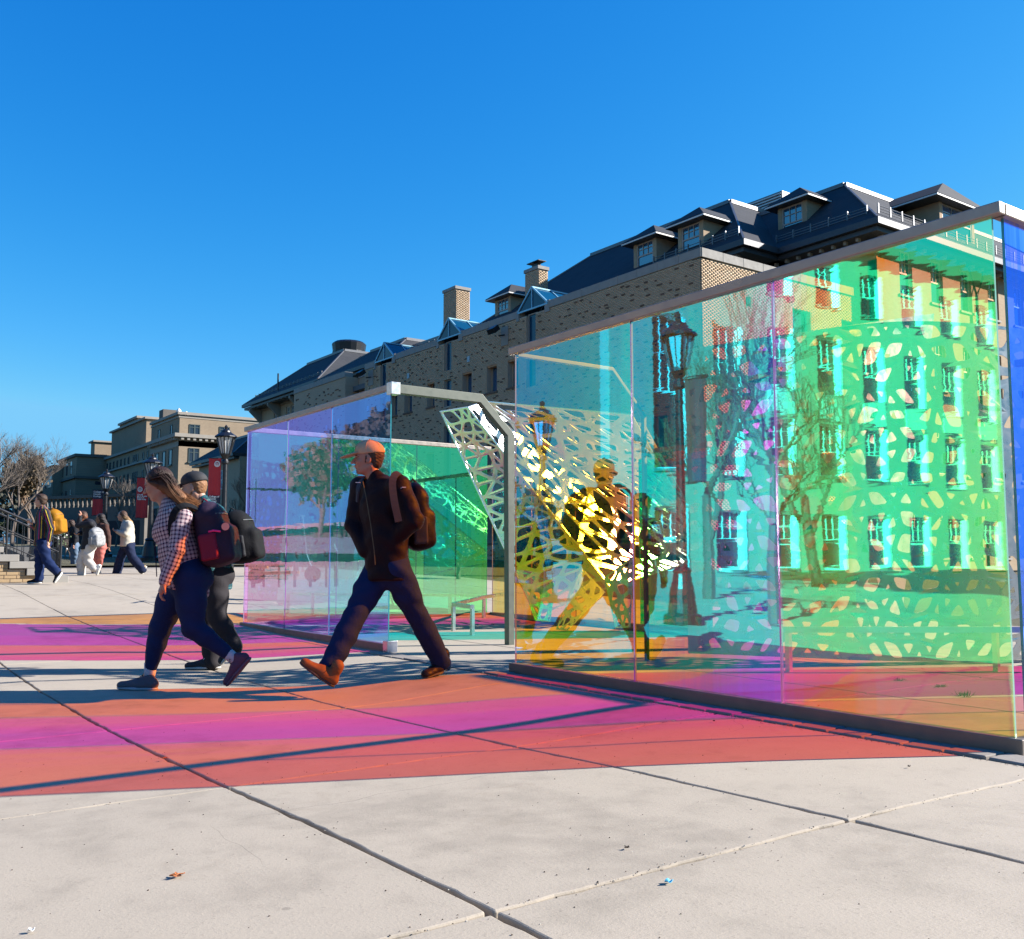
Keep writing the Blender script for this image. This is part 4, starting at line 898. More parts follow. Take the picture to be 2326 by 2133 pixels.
def lamp_post(x, y, H, label, s=1., group='street lamps with lanterns'):
    z = gz(x, y); t = thing('street_lamp', (x, y, z), label, 'street lamp', group)
    b = (x, y, z)
    MB().lathe(b, [(.27*s, 0), (.27*s, .12), (.21*s, .16), (.17*s, .5), (.12*s, .7), (.14*s, .74), (.10*s, .8)], 16).build('base', M_black, t, smooth=False)
    MB().lathe((x, y, z), [(.085*s, .78), (.065*s, 2), (.055*s, H-1.05), (.09*s, H-1.02), (.09*s, H-.97), (.06*s, H-.9), (.12*s, H-.78)], 12).build('pole', M_black, t)
    lt = MB(); r0, r1, z0, z1 = .12*s, .235*s, z+H-.76, z+H-.27
    n = 6
    lo = [Vector((x+r0*math.cos(k*math.pi/3), y+r0*math.sin(k*math.pi/3), z0)) for k in range(6)]; hi = [Vector((x+r1*math.cos(k*math.pi/3), y+r1*math.sin(k*math.pi/3), z1)) for k in range(6)]
    f = MB()
    for k in range(6): f.bar(lo[k], hi[k], .03, .03); f.bar(lo[k], lo[(k+1) % 6], .03, .03); f.bar(hi[k], hi[(k+1) % 6], .035, .035); f.bar((lo[k]+lo[(k+1) % 6])/2, (hi[k]+hi[(k+1) % 6])/2, .012, .012)
    f.lathe((x, y, z+H), [(r1*1.2, -.27), (r1*1.15, -.24), (r1*.55, -.13), (r1*.5, -.09), (.04, -.02), (.05, .03), (.01, .09)], 12)
    fo = f.build('lantern_frame', M_black, t)
    g = MB(); g.add([p.lerp(Vector((x, y, p.z)), .06) for p in lo+hi], [(k, (k+1) % 6, 6+(k+1) % 6, 6+k) for k in range(6)]); g.build('lantern_glass', M_lantern, t)
    return t
def banner(x, y, zt, w, h, side, text, navy, label, facing=None, group='lamp banners', sealpos=None, size=.17, bands=None):
    """cloth hung beside a pole; side=+1 to the viewer's right"""
    right = CR if facing is None else facing; nrm = right.cross(UP); nrm = Vector((0, 0, 0)) - nrm if nrm.dot(CF) > 0 else nrm
    o = Vector((x, y, zt)) + right*(.12*side if side > 0 else -.12-w)
    t = thing('banner', o, label, 'banner', group)
    nx, ny = 6, 14; z_navy = navy
    def P(i, j): u = i/nx; v = j/ny; return o + right*w*u - UP*h*v + nrm*(.02*math.sin(u*9+v*2)*(.3+v))
    for part, j0, j1, mat in ((('navy_panel', 0, round(ny*abs(navy)), M_navy), ('red_panel', round(ny*abs(navy)), ny, M_red)) if navy >= 0 else (('red_panel', 0, round(ny*(1+navy)), M_red), ('navy_panel', round(ny*(1+navy)), ny, M_navy))):
        if j1 <= j0: continue
        vs = [P(i, j) for j in range(j0, j1+1) for i in range(nx+1)]; fs = [(a*(nx+1)+b, (a+1)*(nx+1)+b, (a+1)*(nx+1)+b+1, a*(nx+1)+b+1) for a in range(j1-j0) for b in range(nx)]
        oo = mesh_obj(part, vs, fs, mat, t); s = oo.modifiers.new('th', 'SOLIDIFY'); s.thickness = .006; s.offset = 0
    for z in (0, -h): MB().tube([o + right*(w+.02 if side < 0 else -.02) + UP*z + right*(.1*(-side)*-1 if side < 0 else -.1), o + right*(-.03 if side < 0 else w+.03) + UP*z], .014, 6).build('banner_arm', M_black, t)
    ln_ = nrm*.035
    for tx, ty, s in text: text_mesh(tx, s, o + right*w*.1 - UP*ty + ln_, right, UP, nrm, M_white, t, 'lettering', 'LEFT', .003)
    if sealpos: seal(o + right*w*sealpos[0] - UP*sealpos[1] + ln_, sealpos[2], right, UP, nrm, M_white, M_red, t)
    return t
L1 = at(505, 1300, 27.5); L2 = at(338, 1300, 34.); L3 = at(234, 1300, 41.)
def topz(py, D): return at(500, py, D).z
for L, tp_, D, lab in ((L1, 972, 27.5, 'largest black lamp post with lantern, beside the red banner near the small glass room'), (L2, 1035, 34., 'black lamp post whose lantern shows just above the woman in plaid'), (L3, 1070, 41., 'smallest black lamp post with lantern, right of the navy and red banner')):
    zt = topz(tp_, D); lamp_post(L.x, L.y, zt-gz(L.x, L.y), lab, 1.15 if D < 30 else 1.25)
w1 = 30/2209*27.5
banner(L1.x, L1.y, topz(1041, 27.5), .345, 1.36, -1, [('College of\nHuman\nEcology', 1.12, .07)], -.22, 'tall red banner with white seal and navy foot, left of the largest lamp post', sealpos=(.72, .17, .085))
banner(L2.x, L2.y, topz(1085, 34), .40, 1.42, -1, [('Cornell\nJeb E. Brooks\nSchool of\nPublic Policy', .62, .062)], 0, 'red banner with white seal above four text lines, partly behind the plaid shirt woman', sealpos=(.32, .42, .09))
banner(L3.x, L3.y, topz(1113, 41), .44, 1.08, -1, [('College of\nHuman\nEcology', .115, .105)], .36, 'navy and red banner reading College of Human Ecology beside the smallest lamp post', group='lamp banners')
# lamps and banner out of frame on the left, mirrored in the panes
lamp_post(-.96, 9.8, 4.4, 'black lamp post mirrored in the middle pane of the big glass wall'); lamp_post(-1.7, 14.0, 3.6, 'small lamp post mirrored faintly in the amber pane')
banner(-.96, 9.8, 4.0-.55, .4, 1.5, 1, [('College of\nHuman\nEcology', 1.1, .09)], -.3, 'banner mirrored in the middle pane beside the lamp post', facing=Vector((0, -1, 0)), sealpos=(.5, .25, .12))
# ---------------------------------------------------------------- steps, cheek wall and handrails at the left
GY = 20.4; gzl = .42
st = thing('steps', (2.5, GY, gzl), 'stone steps with a buff brick side wall and stepped coping at the left edge', 'steps')
cw = MB()
stones = [(-9, 2.90, 1.11), (-9, 3.20, .965), (3.10, 3.60, .83), (3.39, 3.90, .695)]
tops = [(3.20, .97), (3.60, .83), (3.90, .70), (4.06, .56)]
for x0, x1, zt in ((-9, 3.02, .82), (3.02, 3.32, .68), (3.32, 3.60, .555)): cw.box(x0, x1, GY+.04, GY+.3, .38, zt)
cwo = cw.build('cheek_wall', M_mortar, st)
proto = None; nb = 0
M_bb = brick_mat('cheek_brick', [(.37,.25,.14),(.42,.30,.17),(.39,.27,.15),(.45,.34,.21)])
for r in range(7):
    z = .44 + r*.0677; x = 3.60 - (0 if r % 2 else .1)
    xe = 3.60 if z < .52 else (3.32 if z < .63 else 3.02)
    x = xe
    while x > .6:
        L = .203 if x < xe-.01 or r % 2 else .098
        if z + .06 > .83: break
        if proto is None: bx = MB().box(0, 1, 0, .05, 0, .057); proto = mesh_obj('brick', np.array(bx.v)+np.array(ORG[cwo.name]), bx.f, M_bb, cwo); o = proto; b = o.modifiers.new('b', 'BEVEL'); b.width = .004; b.segments = 1
        else: o = proto.copy(); COL.objects.link(o)
        o.location = (x-L-2.5, .03-.002*(nb % 3), z-gzl); o.scale = (L, 1, 1); x -= L+.011; nb += 1
for x0, x1, z0, z1 in ((-9, 2.93, 1.00, 1.11), (2.2, 3.20, .83, .965), (3.04, 3.62, .70, .832), (3.34, 3.92, .565, .70), (3.62, 4.08, .40, .56)): MB().box(x0, x1, GY-.03, GY+.36, z0, z1-.003).build('coping_stone', M_stone, st, bevel=.008)
for k, (x1, zt) in enumerate(((4.08, .555), (3.75, .695), (3.42, .83), (3.09, .965), (2.76, 1.10), (2.43, 1.24), (2.1, 1.38))): MB().box(x1-.36 if k < 6 else -9, x1, GY+.37, GY+4.2, .3, zt-.004).build('step', M_stone, st, bevel=.006)
def handrail(y, label, x_b=4.0, x_t=1.0, zb=1.40, slope=-.452, parts=True):
    t = thing('handrail', (x_b, y, gz(x_b, y)), label, 'handrail', 'black stair handrails')
    za = lambda x: zb + (x-x_b)*slope
    MB().tube([(x_b, y, .45), (x_b, y, za(x_b)-.02)], .024, 8).build('post', M_black, t)
    MB().tube([(2.0, y, 1.2), (2.0, y, za(2.0)-.02)], .024, 8).build('post', M_black, t); MB().tube([(3.05, y, .9), (3.05, y, za(3.05)-.02)], .02, 8).build('post', M_black, t)
    MB().tube([(x_b, y, za(x_b)), (2.0, y, za(2.0)), (x_t+.6, y, za(x_t+.6)), (x_t-1, y, za(x_t+.55))], .026, 8).build('top_rail', M_black, t)
    m = MB()
    for dz in (.33, .62, .9): m.tube([(x_b, y, za(x_b)-dz), (x_t+.6, y, za(x_t+.6)-dz)], .013, 6)
    m.build('lower_rail', M_black, t)
    k = 0; x = x_b-.14
    while x > x_t: MB().box(x-.007, x+.007, y-.007, y+.007, max(.56, za(x)-1.0), za(x)-.01).build('baluster', M_black, t); x -= .14
handrail(GY+.5, 'near black iron handrail rising left behind the man with the coffee cup', 4.02, 1.0, 1.33)
handrail(GY+3.9, 'far black iron handrail rising left on the other side of the steps', 4.6, 1.6, 1.33)
# curb wall behind
t = MB().box(-3, 4.7, GY+4.25, GY+4.6, .3, 1.15).build('planter_wall', simple('grey_planter_stone', (.10,.10,.10), .85), None, (2, GY+4.4, .5)); tag(t, 'low dark stone wall on the far side of the steps', 'wall')
# ---------------------------------------------------------------- cars
M_carw = simple('white_car_paint', (.5, .51, .53), .2, .1, spec=.8); M_card = simple('dark_green_van_paint', (.02, .03, .035), .2, .1, spec=.8); M_tyre = simple('tyre_rubber', (.02, .02, .02), .8)
def car(c, L, H, W, mat, label, van=False):
    c = Vector(c); t = thing('parked_car', c, label, 'van' if van else 'car'); dx = CR; dy = CF
    prof = [(-.5, .18), (-.5, .5), (-.47, .56), (-.30, .60), (-.17, .97), (.16, 1.0), (.34, .62), (.47, .56), (.5, .45), (.5, .18)] if not van else [(-.5, .16), (-.5, .9), (-.46, 1.), (.26, 1.), (.38, .66), (.49, .55), (.5, .16)]
    P = [c + dx*(x*L) + UP*(z*H) - dy*W/2 for x, z in prof]; MB().prism(P, dy*W).build('body', mat, t, bevel=.05)
    wn_ = [(-.27, .62), (-.16, .92), (.14, .94), (.29, .64)] if not van else [(-.46, .62), (-.44, .9), (.25, .9), (.35, .66)]
    for s, e in ((0, .45), (.5, 1)):
        lo, hi = wn_[0][0]*(1-s)+wn_[3][0]*s, wn_[0][0]*(1-e)+wn_[3][0]*e; lt, ht = wn_[1][0]*(1-s)+wn_[2][0]*s, wn_[1][0]*(1-e)+wn_[2][0]*e
        Q = [c+dx*(x*L)+UP*(z*H)-dy*(W/2+.012) for x, z in ((lo, wn_[0][1]), (hi, wn_[0][1]), (ht, wn_[1][1]), (lt, wn_[1][1]))]; MB().prism(Q, dy*.01).build('window', M_farglass, t)
    for sx in (-.31, .31):
        w = MB(); p = c+dx*sx*L-dy*(W/2+.02)+UP*.33; w.tube([p, p+dy*.25], .33, 16); wo_ = w.build('wheel', M_tyre, t); MB().tube([p-dy*.015, p-dy*.002], .2, 12).build('rim', M_flash, wo_)
    for sx in (-.495, .495): MB().obox(c+dx*(sx*L)-dx*.04+UP*(.5*H)-dy*(W/2+.01), dx*.08, dy*.3, UP*.12).build('headlight', M_white, t)
cw_ = at(35, 1237, 150); car((cw_.x, cw_.y, cw_.z), 5.2, 1.75, 1.8, M_carw, 'white hatchback parked beyond the stair railings at far left')
cv = at(262, 1236, 120); car((cv.x, cv.y, cv.z), 4.4, 2.3, 1.9, M_card, 'dark van parked behind the woman in the cream jacket', True)
# ---------------------------------------------------------------- trees
M_bark = simple('grey_brown_bark', (.13, .10, .08), .95, var=.3, nscale=4, bump=.6, bscale=20); M_twig = simple('pale_twig_bark', (.15, .12, .095), .9, var=.3); M_twigb = simple('brown_twig', (.16, .10, .06), .9)
def tree(x, y, z, H, seed, label, name='bare_tree', spread=.55, depth=6, rad=None, leaves=None, mat=None, cat='tree', group=None, first=.28, nb=(2, 3), leafn=4, up=.12, lsz=.008):
    r = random.Random(seed); t = thing(name, (x, y, z), label, cat, group); tr = MB(); cr = MB(); lf = MB(); rad = rad or H*.018
    def grow(p, d, L, rd, k):
        n = 3 if k < 3 else 2; pts = [p]; q = p.copy(); dd = d.copy()
        for i in range(n):
            dd = (dd + Vector((r.gauss(0, .13), r.gauss(0, .13), r.gauss(0, .07)+up*.4))).normalized(); q = q + dd*(L/n); pts.append(q.copy())
        m = tr if k < 2 else cr
        m.tube(pts, [rd*(1-.35*i/n) for i in range(n+1)], 7 if k < 2 else (4 if k < 4 else 3), 0, False)
        if leaves and k >= depth-2:
            for _ in range(leafn):
                c = r.choice(pts) + Vector((r.gauss(0, 1), r.gauss(0, 1), r.gauss(0, 1)))*L*.35; s = H*lsz*r.uniform(.6, 1.5); a = Vector((r.gauss(0, 1), r.gauss(0, 1), r.gauss(0, 1))).normalized()*s; b = a.cross(Vector((r.gauss(0, 1), r.gauss(0, 1), r.gauss(0, 1)))).normalized()*s*.7; lf.add([c-a, c+b, c+a, c-b], [(0, 1, 2, 3)])
        if k >= depth: return
        for b in range(r.choice(nb)+(1 if k >= 2 else 0)):
            f = r.uniform(.45, 1.); pp = pts[0].lerp(pts[-1], f) if b else pts[-1]
            i = min(n-1, int(f*n)); pp = pts[i].lerp(pts[i+1], f*n-i) if b and f < 1 else pts[-1]
            ax = Vector((r.gauss(0, 1), r.gauss(0, 1), r.gauss(0, .35))).normalized(); nd = (dd + ax*r.uniform(.4, 1.)*spread*1.5 + UP*up).normalized()
            grow(pp, nd, L*r.uniform(.6, .85), rd*r.uniform(.5, .66), k+1)
    grow(Vector((x, y, z-.05)), Vector((0, 0, 1)), H*first, rad, 0)
    tr.build('trunk', M_bark, t); cr.build('branches', mat or M_twig, t)
    if leaves: lf.build('crown', leaves, t)
    return t
def tat(px, D, *a, **k): p = at(px, 1267, D); return tree(p.x, p.y, gz(p.x, p.y), *a, **k)
M_brownleaf = simple('brown_clinging_leaf', (.11, .075, .038), .8, var=.4); M_evergreen = simple('dark_evergreen_leaf', (.035, .05, .02), .8, var=.4)
tat(26, 88, 11.8, 3, 'tall bare tree with fine branches against the sky at far left', spread=.6, depth=7, nb=(2, 3))
tat(-60, 84, 12.5, 8, 'bare tree cut by the left edge of the picture, left of the tallest one', spread=.6, depth=6)
tat(88, 105, 11.0, 5, 'tree holding brown leaves between the tall bare tree and far buildings', 'brown_leaf_tree', depth=6, leaves=M_brownleaf, mat=M_twigb, leafn=4, lsz=.016)
tat(62, 110, 10., 15, 'brown leaved tree just left of the other brown one', 'brown_leaf_tree', depth=6, leaves=M_brownleaf, mat=M_twigb, leafn=4)
tat(118, 120, 8.6, 6, 'dark evergreen tree touching the left end of the shaded block', 'evergreen_tree', depth=6, leaves=M_evergreen, leafn=8, lsz=.035, first=.12, spread=.7)
tat(50, 125, 7.6, 11, 'dark evergreen tree standing under the tall bare tree', 'evergreen_tree', depth=6, leaves=M_evergreen, leafn=8, lsz=.035, first=.12, spread=.7)
tat(8, 130, 7.2, 13, 'dark evergreen tree at the left edge under the bare branches', 'evergreen_tree', depth=6, leaves=M_evergreen, leafn=8, lsz=.035, first=.12, spread=.7)
tat(290, 95, 7.6, 21, 'small bare tree before the shaded side of the beige building, right of the lamp', depth=6, spread=.5, mat=M_twig)
tat(262, 92, 5.6, 22, 'smaller bare tree just left of the other before the beige building', depth=6, spread=.5)
tat(545, 45, 6.6, 23, 'bare tree beside the dark end of the brick hall, right of the largest lamp', depth=6, spread=.45, mat=M_twigb, first=.2)
tat(528, 50, 5.6, 24, 'slender bare tree directly right of the largest lamp post', depth=6, spread=.4, mat=M_twigb, first=.2)
for px, D, H, sd_, lb in ((147, 38, 2.3, 31, 'leafless pale shrub just right of the orange backpack'), (193, 42, 2.5, 32, 'leafless pale shrub left of the navy and red banner'), (160, 36, 1.6, 33, 'low twiggy shrub between the other two shrubs'), (214, 60, 3.0, 34, 'twiggy shrub in the shade below the shaded wing')):
    tat(px, D, H, sd_, lb, 'bare_shrub', depth=5, spread=.55, first=.16, rad=.03, cat='shrub', group='leafless shrubs', nb=(3, 4), up=.25)
r_ = random.Random(91); wd = MB()
for _ in range(15000):
    px = r_.uniform(-160, 560); D_ = r_.uniform(235, 260) if px > 60 else r_.uniform(180, 240); b_2 = at(px, 1267, D_); h_2 = (6.5+2.2*math.sin(px*.045)+1.3*math.sin(px*.17)+(8 if px < 105 else max(0, 8-(px-105)*.4)))*r_.random()**.7
    c = Vector((b_2.x, b_2.y, gz(b_2.x, b_2.y)+h_2)); a = Vector((r_.gauss(0, 1), r_.gauss(0, 1), r_.gauss(0, 1))).normalized()*r_.uniform(.25, .7); b = a.cross(Vector((r_.gauss(0, 1), r_.gauss(0, 1), r_.gauss(0, 1)))).normalized()*.5; wd.add([c-a, c+b, c+a, c-b], [(0, 1, 2, 3)])
tag(wd.build('far_woods', simple('far_wood_leaf', (.045, .045, .03), .9, var=.5)), 'far belt of dark woods closing the view beyond the road', 'woods', kind='stuff')
for k_, (x_, y_, h_3) in enumerate(((-7, 22, 3.0), (-8, 26, 7), (-10.5, 36, 8), (-12, 46, 9))): tree(x_, y_, gz(x_, y_), h_3, 70+k_, ['russet leaved tree nearest the steps, mirrored in the blue panes', 'second russet leaved tree mirrored in the periwinkle pane', 'third russet leaved tree mirrored in the lilac pane', 'farthest russet leaved tree mirrored in the lilac pane'][k_], 'brown_leaf_tree', depth=5, leaves=M_brownleaf, leafn=9, lsz=.02, mat=M_twigb)
# trees mirrored in the glass, out of frame
tree(-2.2, 9.2, 0, 5.2, 41, 'bare tree mirrored beside the lamp post in the middle pane', depth=6, spread=.6, mat=M_twigb)
tree(-5.5, 13.5, 0.1, 7.5, 42, 'taller bare tree mirrored in the middle pane', depth=6, spread=.6, mat=M_twigb)
tree(-11, 15, .1, 8.5, 43, 'bare tree mirrored before the tall windows in the right pane', depth=6, spread=.5)
for k, (x, y, h) in enumerate(((9.5, 22, 4.2), (12.5, 19.5, 3.6), (16, 21, 5.), (19, 17, 4.4))):
    tree(x, y, gz(x, y), h, 50+k, ['green bush seen through the green return panes', 'lower green bush right of the first one behind the green panes', 'tall green bush behind the sculpture', 'green bush behind the big glass room'][k], 'green_bush', depth=5, leaves=simple('bush_leaf', (.05, .09, .025), .7, var=.4), leafn=14, first=.1, spread=.8, cat='bush', rad=.06)
# ---------------------------------------------------------------- bike rack and scooter behind the lilac panes
def cyl(p, q, r, n=10): return MB().tube([p, q], r, n)
def bp(px, py, D=16.5): return at(px, py, D)
rk = thing('bike_rack', bp(640, 1330), 'bike rack of bent tube hoops seen through the lilac and blue panes', 'bike rack')
zr = bp(640, 1333).z; hr = bp(640, 1231).z
MB().tube([bp(585, 1232), bp(740, 1232), bp(757, 1238), bp(763, 1252), bp(764, 1332)], .035, 10).tube([bp(585, 1232), bp(577, 1240), bp(575, 1335)], .035, 10).build('top_tube', M_darkmetal, rk)
for px in (605, 640, 676, 712):
    MB().tube([bp(px-6, 1334), bp(px-6, 1262), bp(px+2, 1248), bp(px+14, 1244), bp(px+24, 1250), bp(px+29, 1264), bp(px+29, 1334)], .022, 8).build('hoop', M_darkmetal, rk)
def scooter(px0, px1, D, label, col):
    a, b = bp(px0, 1326, D), bp(px1, 1322, D); t = thing('scooter', a, label, 'scooter', 'scooters by the bike rack')
    for p in (a, b):
        w = MB(); c = p+UP*.13; w.tube([c-CF*.03, c+CF*.03], .13, 18); wo_ = w.build('wheel', M_tyre, t); MB().tube([c-CF*.034, c-CF*.031], .06, 10).build('rim', M_flash, wo_)
    d = (b-a).normalized(); MB().obox(a+d*.12+UP*.14-CF*.08, (b-a)-d*.35, CF*.16, UP*.05).build('deck', col, t)
    MB().tube([b+UP*.15, b-d*.12+UP*.45, b-d*.2+UP*1.08], .028, 8).build('stem', M_darkmetal, t)
    h = b-d*.2+UP*1.08; MB().tube([h-CF*.22, h+CF*.22], .018, 8).build('handlebar', M_darkmetal, t); MB().obox(a+UP*.24-d*.12-CF*.06, d*.3, CF*.12, UP*.04).build('mudguard', col, t)
scooter(582, 710, 15.8, 'electric scooter parked against the rack, handlebar up behind the middle pane', simple('orange_scooter', (.5, .18, .02), .4))
# ---------------------------------------------------------------- people: distance-field bodies meshed by surface nets
def surface_nets(vals, ox, oy, oz, h):
    s = vals < 0; nx, ny, nz = s.shape
    c = s[:-1, :-1, :-1].astype(np.int8)
    cnt = sum(s[i:nx-1+i, j:ny-1+j, k:nz-1+k].astype(np.int8) for i in (0, 1) for j in (0, 1) for k in (0, 1))
    act = (cnt > 0) & (cnt < 8); idx = -np.ones(act.shape, dtype=np.int64); A = np.argwhere(act); idx[act] = np.arange(len(A))
    pos = np.zeros((len(A), 3)); w = np.zeros(len(A)); cor = [(i, j, k) for i in (0, 1) for j in (0, 1) for k in (0, 1)]
    V = {c_: vals[A[:, 0]+c_[0], A[:, 1]+c_[1], A[:, 2]+c_[2]] for c_ in cor}
    for a in cor:
        for ax in range(3):
            if a[ax] == 0:
                b = list(a); b[ax] = 1; b = tuple(b); va, vb = V[a], V[b]; m = (va < 0) != (vb < 0)
                t = np.where(m, va/np.where(m, va-vb, 1), 0); p = np.tile(np.array(a, float), (len(A), 1)); p[:, ax] = t; pos[m] += p[m]; w[m] += 1
    pos = (A + pos/w[:, None])*h + np.array([ox, oy, oz])
    F = []
    for ax, (u, v) in enumerate(((1, 2), (2, 0), (0, 1))):
        sl0 = [slice(None)]*3; sl1 = [slice(None)]*3; sl0[ax] = slice(0, -1); sl1[ax] = slice(1, None)
        a, b = s[tuple(sl0)], s[tuple(sl1)]; E = np.argwhere(a != b); E = E[(E[:, u] > 0) & (E[:, v] > 0) & (E[:, u] < s.shape[u]-1) & (E[:, v] < s.shape[v]-1)]
        def g(du, dv): q = E.copy(); q[:, u] -= du; q[:, v] -= dv; return idx[q[:, 0], q[:, 1], q[:, 2]]
        q = np.stack([g(1, 1), g(0, 1), g(0, 0), g(1, 0)], 1); inside = a[E[:, 0], E[:, 1], E[:, 2]]; q[~inside] = q[~inside][:, ::-1]; F.append(q)
    return pos, np.concatenate(F)
class SDF:
    def __init__(s): s.p = []
    def cap(s, a, b, ra, rb=None, k=.02, sx=None, op='u'):      # round cone; sx=(axis, factor) squashes the section along an axis
        s.p.append(('c', Vector(a), Vector(b), ra, ra if rb is None else rb, k, sx, op)); return s
    def ell(s, c, r, k=.02, fr=None, op='u'):                   # ellipsoid; fr = 3 axis vectors
        s.p.append(('e', Vector(c), r, fr or (Vector((1, 0, 0)), Vector((0, 1, 0)), Vector((0, 0, 1))), k, op)); return s
    def box(s, c, r, fr, rd=.02, k=.02, op='u'): s.p.append(('b', Vector(c), r, fr, rd, k, op)); return s
    def plane(s, c, n, op='cut'): s.p.append(('p', Vector(c), Vector(n).normalized(), op)); return s   # removes the side the normal points to
    def mesh(s, h=.01, noise=0, nscale=14, seed=0, pad=.04):
        lo = np.full(3, 1e9); hi = -lo
        for q in s.p:
            if q[0] == 'p' or q[-1] != 'u': continue
            if q[0] == 'c': pts = [np.array(q[1])-q[3], np.array(q[1])+q[3], np.array(q[2])-q[4], np.array(q[2])+q[4]]
            elif q[0] == 'e': m = max(q[2]); pts = [np.array(q[1])-m, np.array(q[1])+m]
            else: m = math.sqrt(sum(x*x for x in q[2]))+q[4]; pts = [np.array(q[1])-m, np.array(q[1])+m]
            lo = np.minimum(lo, np.min(pts, 0)); hi = np.maximum(hi, np.max(pts, 0))
        lo -= pad; hi += pad; n = np.ceil((hi-lo)/h).astype(int)+1
        X = [lo[k] + h*np.arange(n[k]) for k in range(3)]; D = np.full(n, 1., dtype=np.float32)
        for q in s.p:
            if q[0] == 'p':
                g = (X[0][:, None, None]-q[1].x)*q[2].x + (X[1][None, :, None]-q[1].y)*q[2].y + (X[2][None, None, :]-q[1].z)*q[2].z
                D = np.maximum(D, g); continue
            k = q[-2] if q[0] == 'e' else (q[5]); op = q[-1]
            if q[0] == 'c': a, b = np.array(q[1]), np.array(q[2]); mn = np.minimum(a-q[3], b-q[4]); mx = np.maximum(a+q[3], b+q[4])
            elif q[0] == 'e': m = max(q[2]); mn = np.array(q[1])-m; mx = np.array(q[1])+m
            else: m = math.sqrt(sum(x*x for x in q[2]))+q[4]; mn = np.array(q[1])-m; mx = np.array(q[1])+m
            mn = mn-k-2.5*h; mx = mx+k+2.5*h
            i0 = np.maximum(0, np.floor((mn-lo)/h).astype(int)); i1 = np.minimum(n, np.ceil((mx-lo)/h).astype(int)+1)
            if (i1 <= i0).any(): continue
            sl = tuple(slice(i0[t], i1[t]) for t in range(3)); x = X[0][sl[0]][:, None, None]; y = X[1][sl[1]][None, :, None]; z = X[2][sl[2]][None, None, :]
            if q[0] == 'c':
                ba = b-a; L2 = max(1e-9, ba@ba); px, py, pz = x-a[0], y-a[1], z-a[2]; t = np.clip((px*ba[0]+py*ba[1]+pz*ba[2])/L2, 0, 1)
                dx, dy, dz = px-ba[0]*t, py-ba[1]*t, pz-ba[2]*t
                if q[6] is not None:
                    ax, f = q[6]; ax = np.array(Vector(ax).normalized()); dd = (dx*ax[0]+dy*ax[1]+dz*ax[2])*(1/f-1); dx = dx+dd*ax[0]; dy = dy+dd*ax[1]; dz = dz+dd*ax[2]
                    d = (np.sqrt(dx*dx+dy*dy+dz*dz) - (q[3]+(q[4]-q[3])*t))*min(1, max(f, .6))
                else: d = np.sqrt(dx*dx+dy*dy+dz*dz) - (q[3]+(q[4]-q[3])*t)
            elif q[0] == 'e':
                px, py, pz = x-q[1].x, y-q[1].y, z-q[1].z; e = [(px*f.x+py*f.y+pz*f.z)/r for f, r in zip(q[3], q[2])]
                k0 = np.sqrt(e[0]**2+e[1]**2+e[2]**2); k1 = np.sqrt((e[0]/q[2][0])**2+(e[1]/q[2][1])**2+(e[2]/q[2][2])**2)+1e-9; d = k0*(k0-1)/k1
            else:
                px, py, pz = x-q[1].x, y-q[1].y, z-q[1].z; e = [np.abs(px*f.x+py*f.y+pz*f.z)-r for f, r in zip(q[3], q[2])]
                d = np.sqrt(sum(np.maximum(v, 0)**2 for v in e)) + np.minimum(np.maximum(np.maximum(e[0], e[1]), e[2]), 0) - q[4]
            o = D[sl]
            if op == 'u': hh = np.clip(.5+.5*(o-d)/k, 0, 1); D[sl] = o*(1-hh)+d*hh - k*hh*(1-hh)
            elif op == 's': hh = np.clip(.5-.5*(o+d)/k, 0, 1); D[sl] = o*(1-hh)+(-d)*hh + k*hh*(1-hh)
        if noise:
            x, y, z = X[0][:, None, None]*nscale, X[1][None, :, None]*nscale, X[2][None, None, :]*nscale
            D = D + noise*(np.sin(x*1.1+2.3*np.sin(z*.7+seed)+seed)*np.sin(z*1.3+1.9*np.sin(y*.8)+x*.5) + .6*np.sin(z*2.9+x*1.7+2*np.sin(y*1.3+seed)))
        return surface_nets(D, *lo, h)
def sdf_obj(name, sdf, mat, parent, h=.01, noise=0, nscale=14, seed=0, bones=None, sub=0):
    P, F = sdf.mesh(h, noise, nscale, seed)
    o = mesh_obj(name, P, F, mat, parent, smooth=True)
    m = o.modifiers.new('smooth', 'SMOOTH'); m.factor = .5; m.iterations = 2
    if bones:       # cloth coordinates: along the limb and round it, so that checks and stripes follow the garment
        best = np.full(len(P), 1e9); C = np.zeros((len(P), 3))
        for a, b, ra, rb, off, ref in bones:
            a, b = np.array(a), np.array(b); ba = b-a; L = np.linalg.norm(ba); d = ba/L; t = np.clip((P-a)@d/L, 0, 1); q = P-a-np.outer(t*L, d); r = np.linalg.norm(q, axis=1); dist = r-(ra+(rb-ra)*t)
            rf = np.array(ref); e1 = rf - (rf@d)*d; e1 /= np.linalg.norm(e1); e2 = np.cross(d, e1); ang = np.arctan2(q@e2, q@e1); m_ = dist < best
            best[m_] = dist[m_]; C[m_, 0] = ((P-a)@d)[m_] + off; C[m_, 1] = (ang*(ra+rb)/2)[m_]
        at_ = o.data.attributes.new('cloth', 'FLOAT_VECTOR', 'POINT'); at_.data.foreach_set('vector', C.ravel())
    return o
def cloth_attr(t): return t.sep(t.node('ShaderNodeAttribute', attribute_name='cloth').outputs['Vector'])
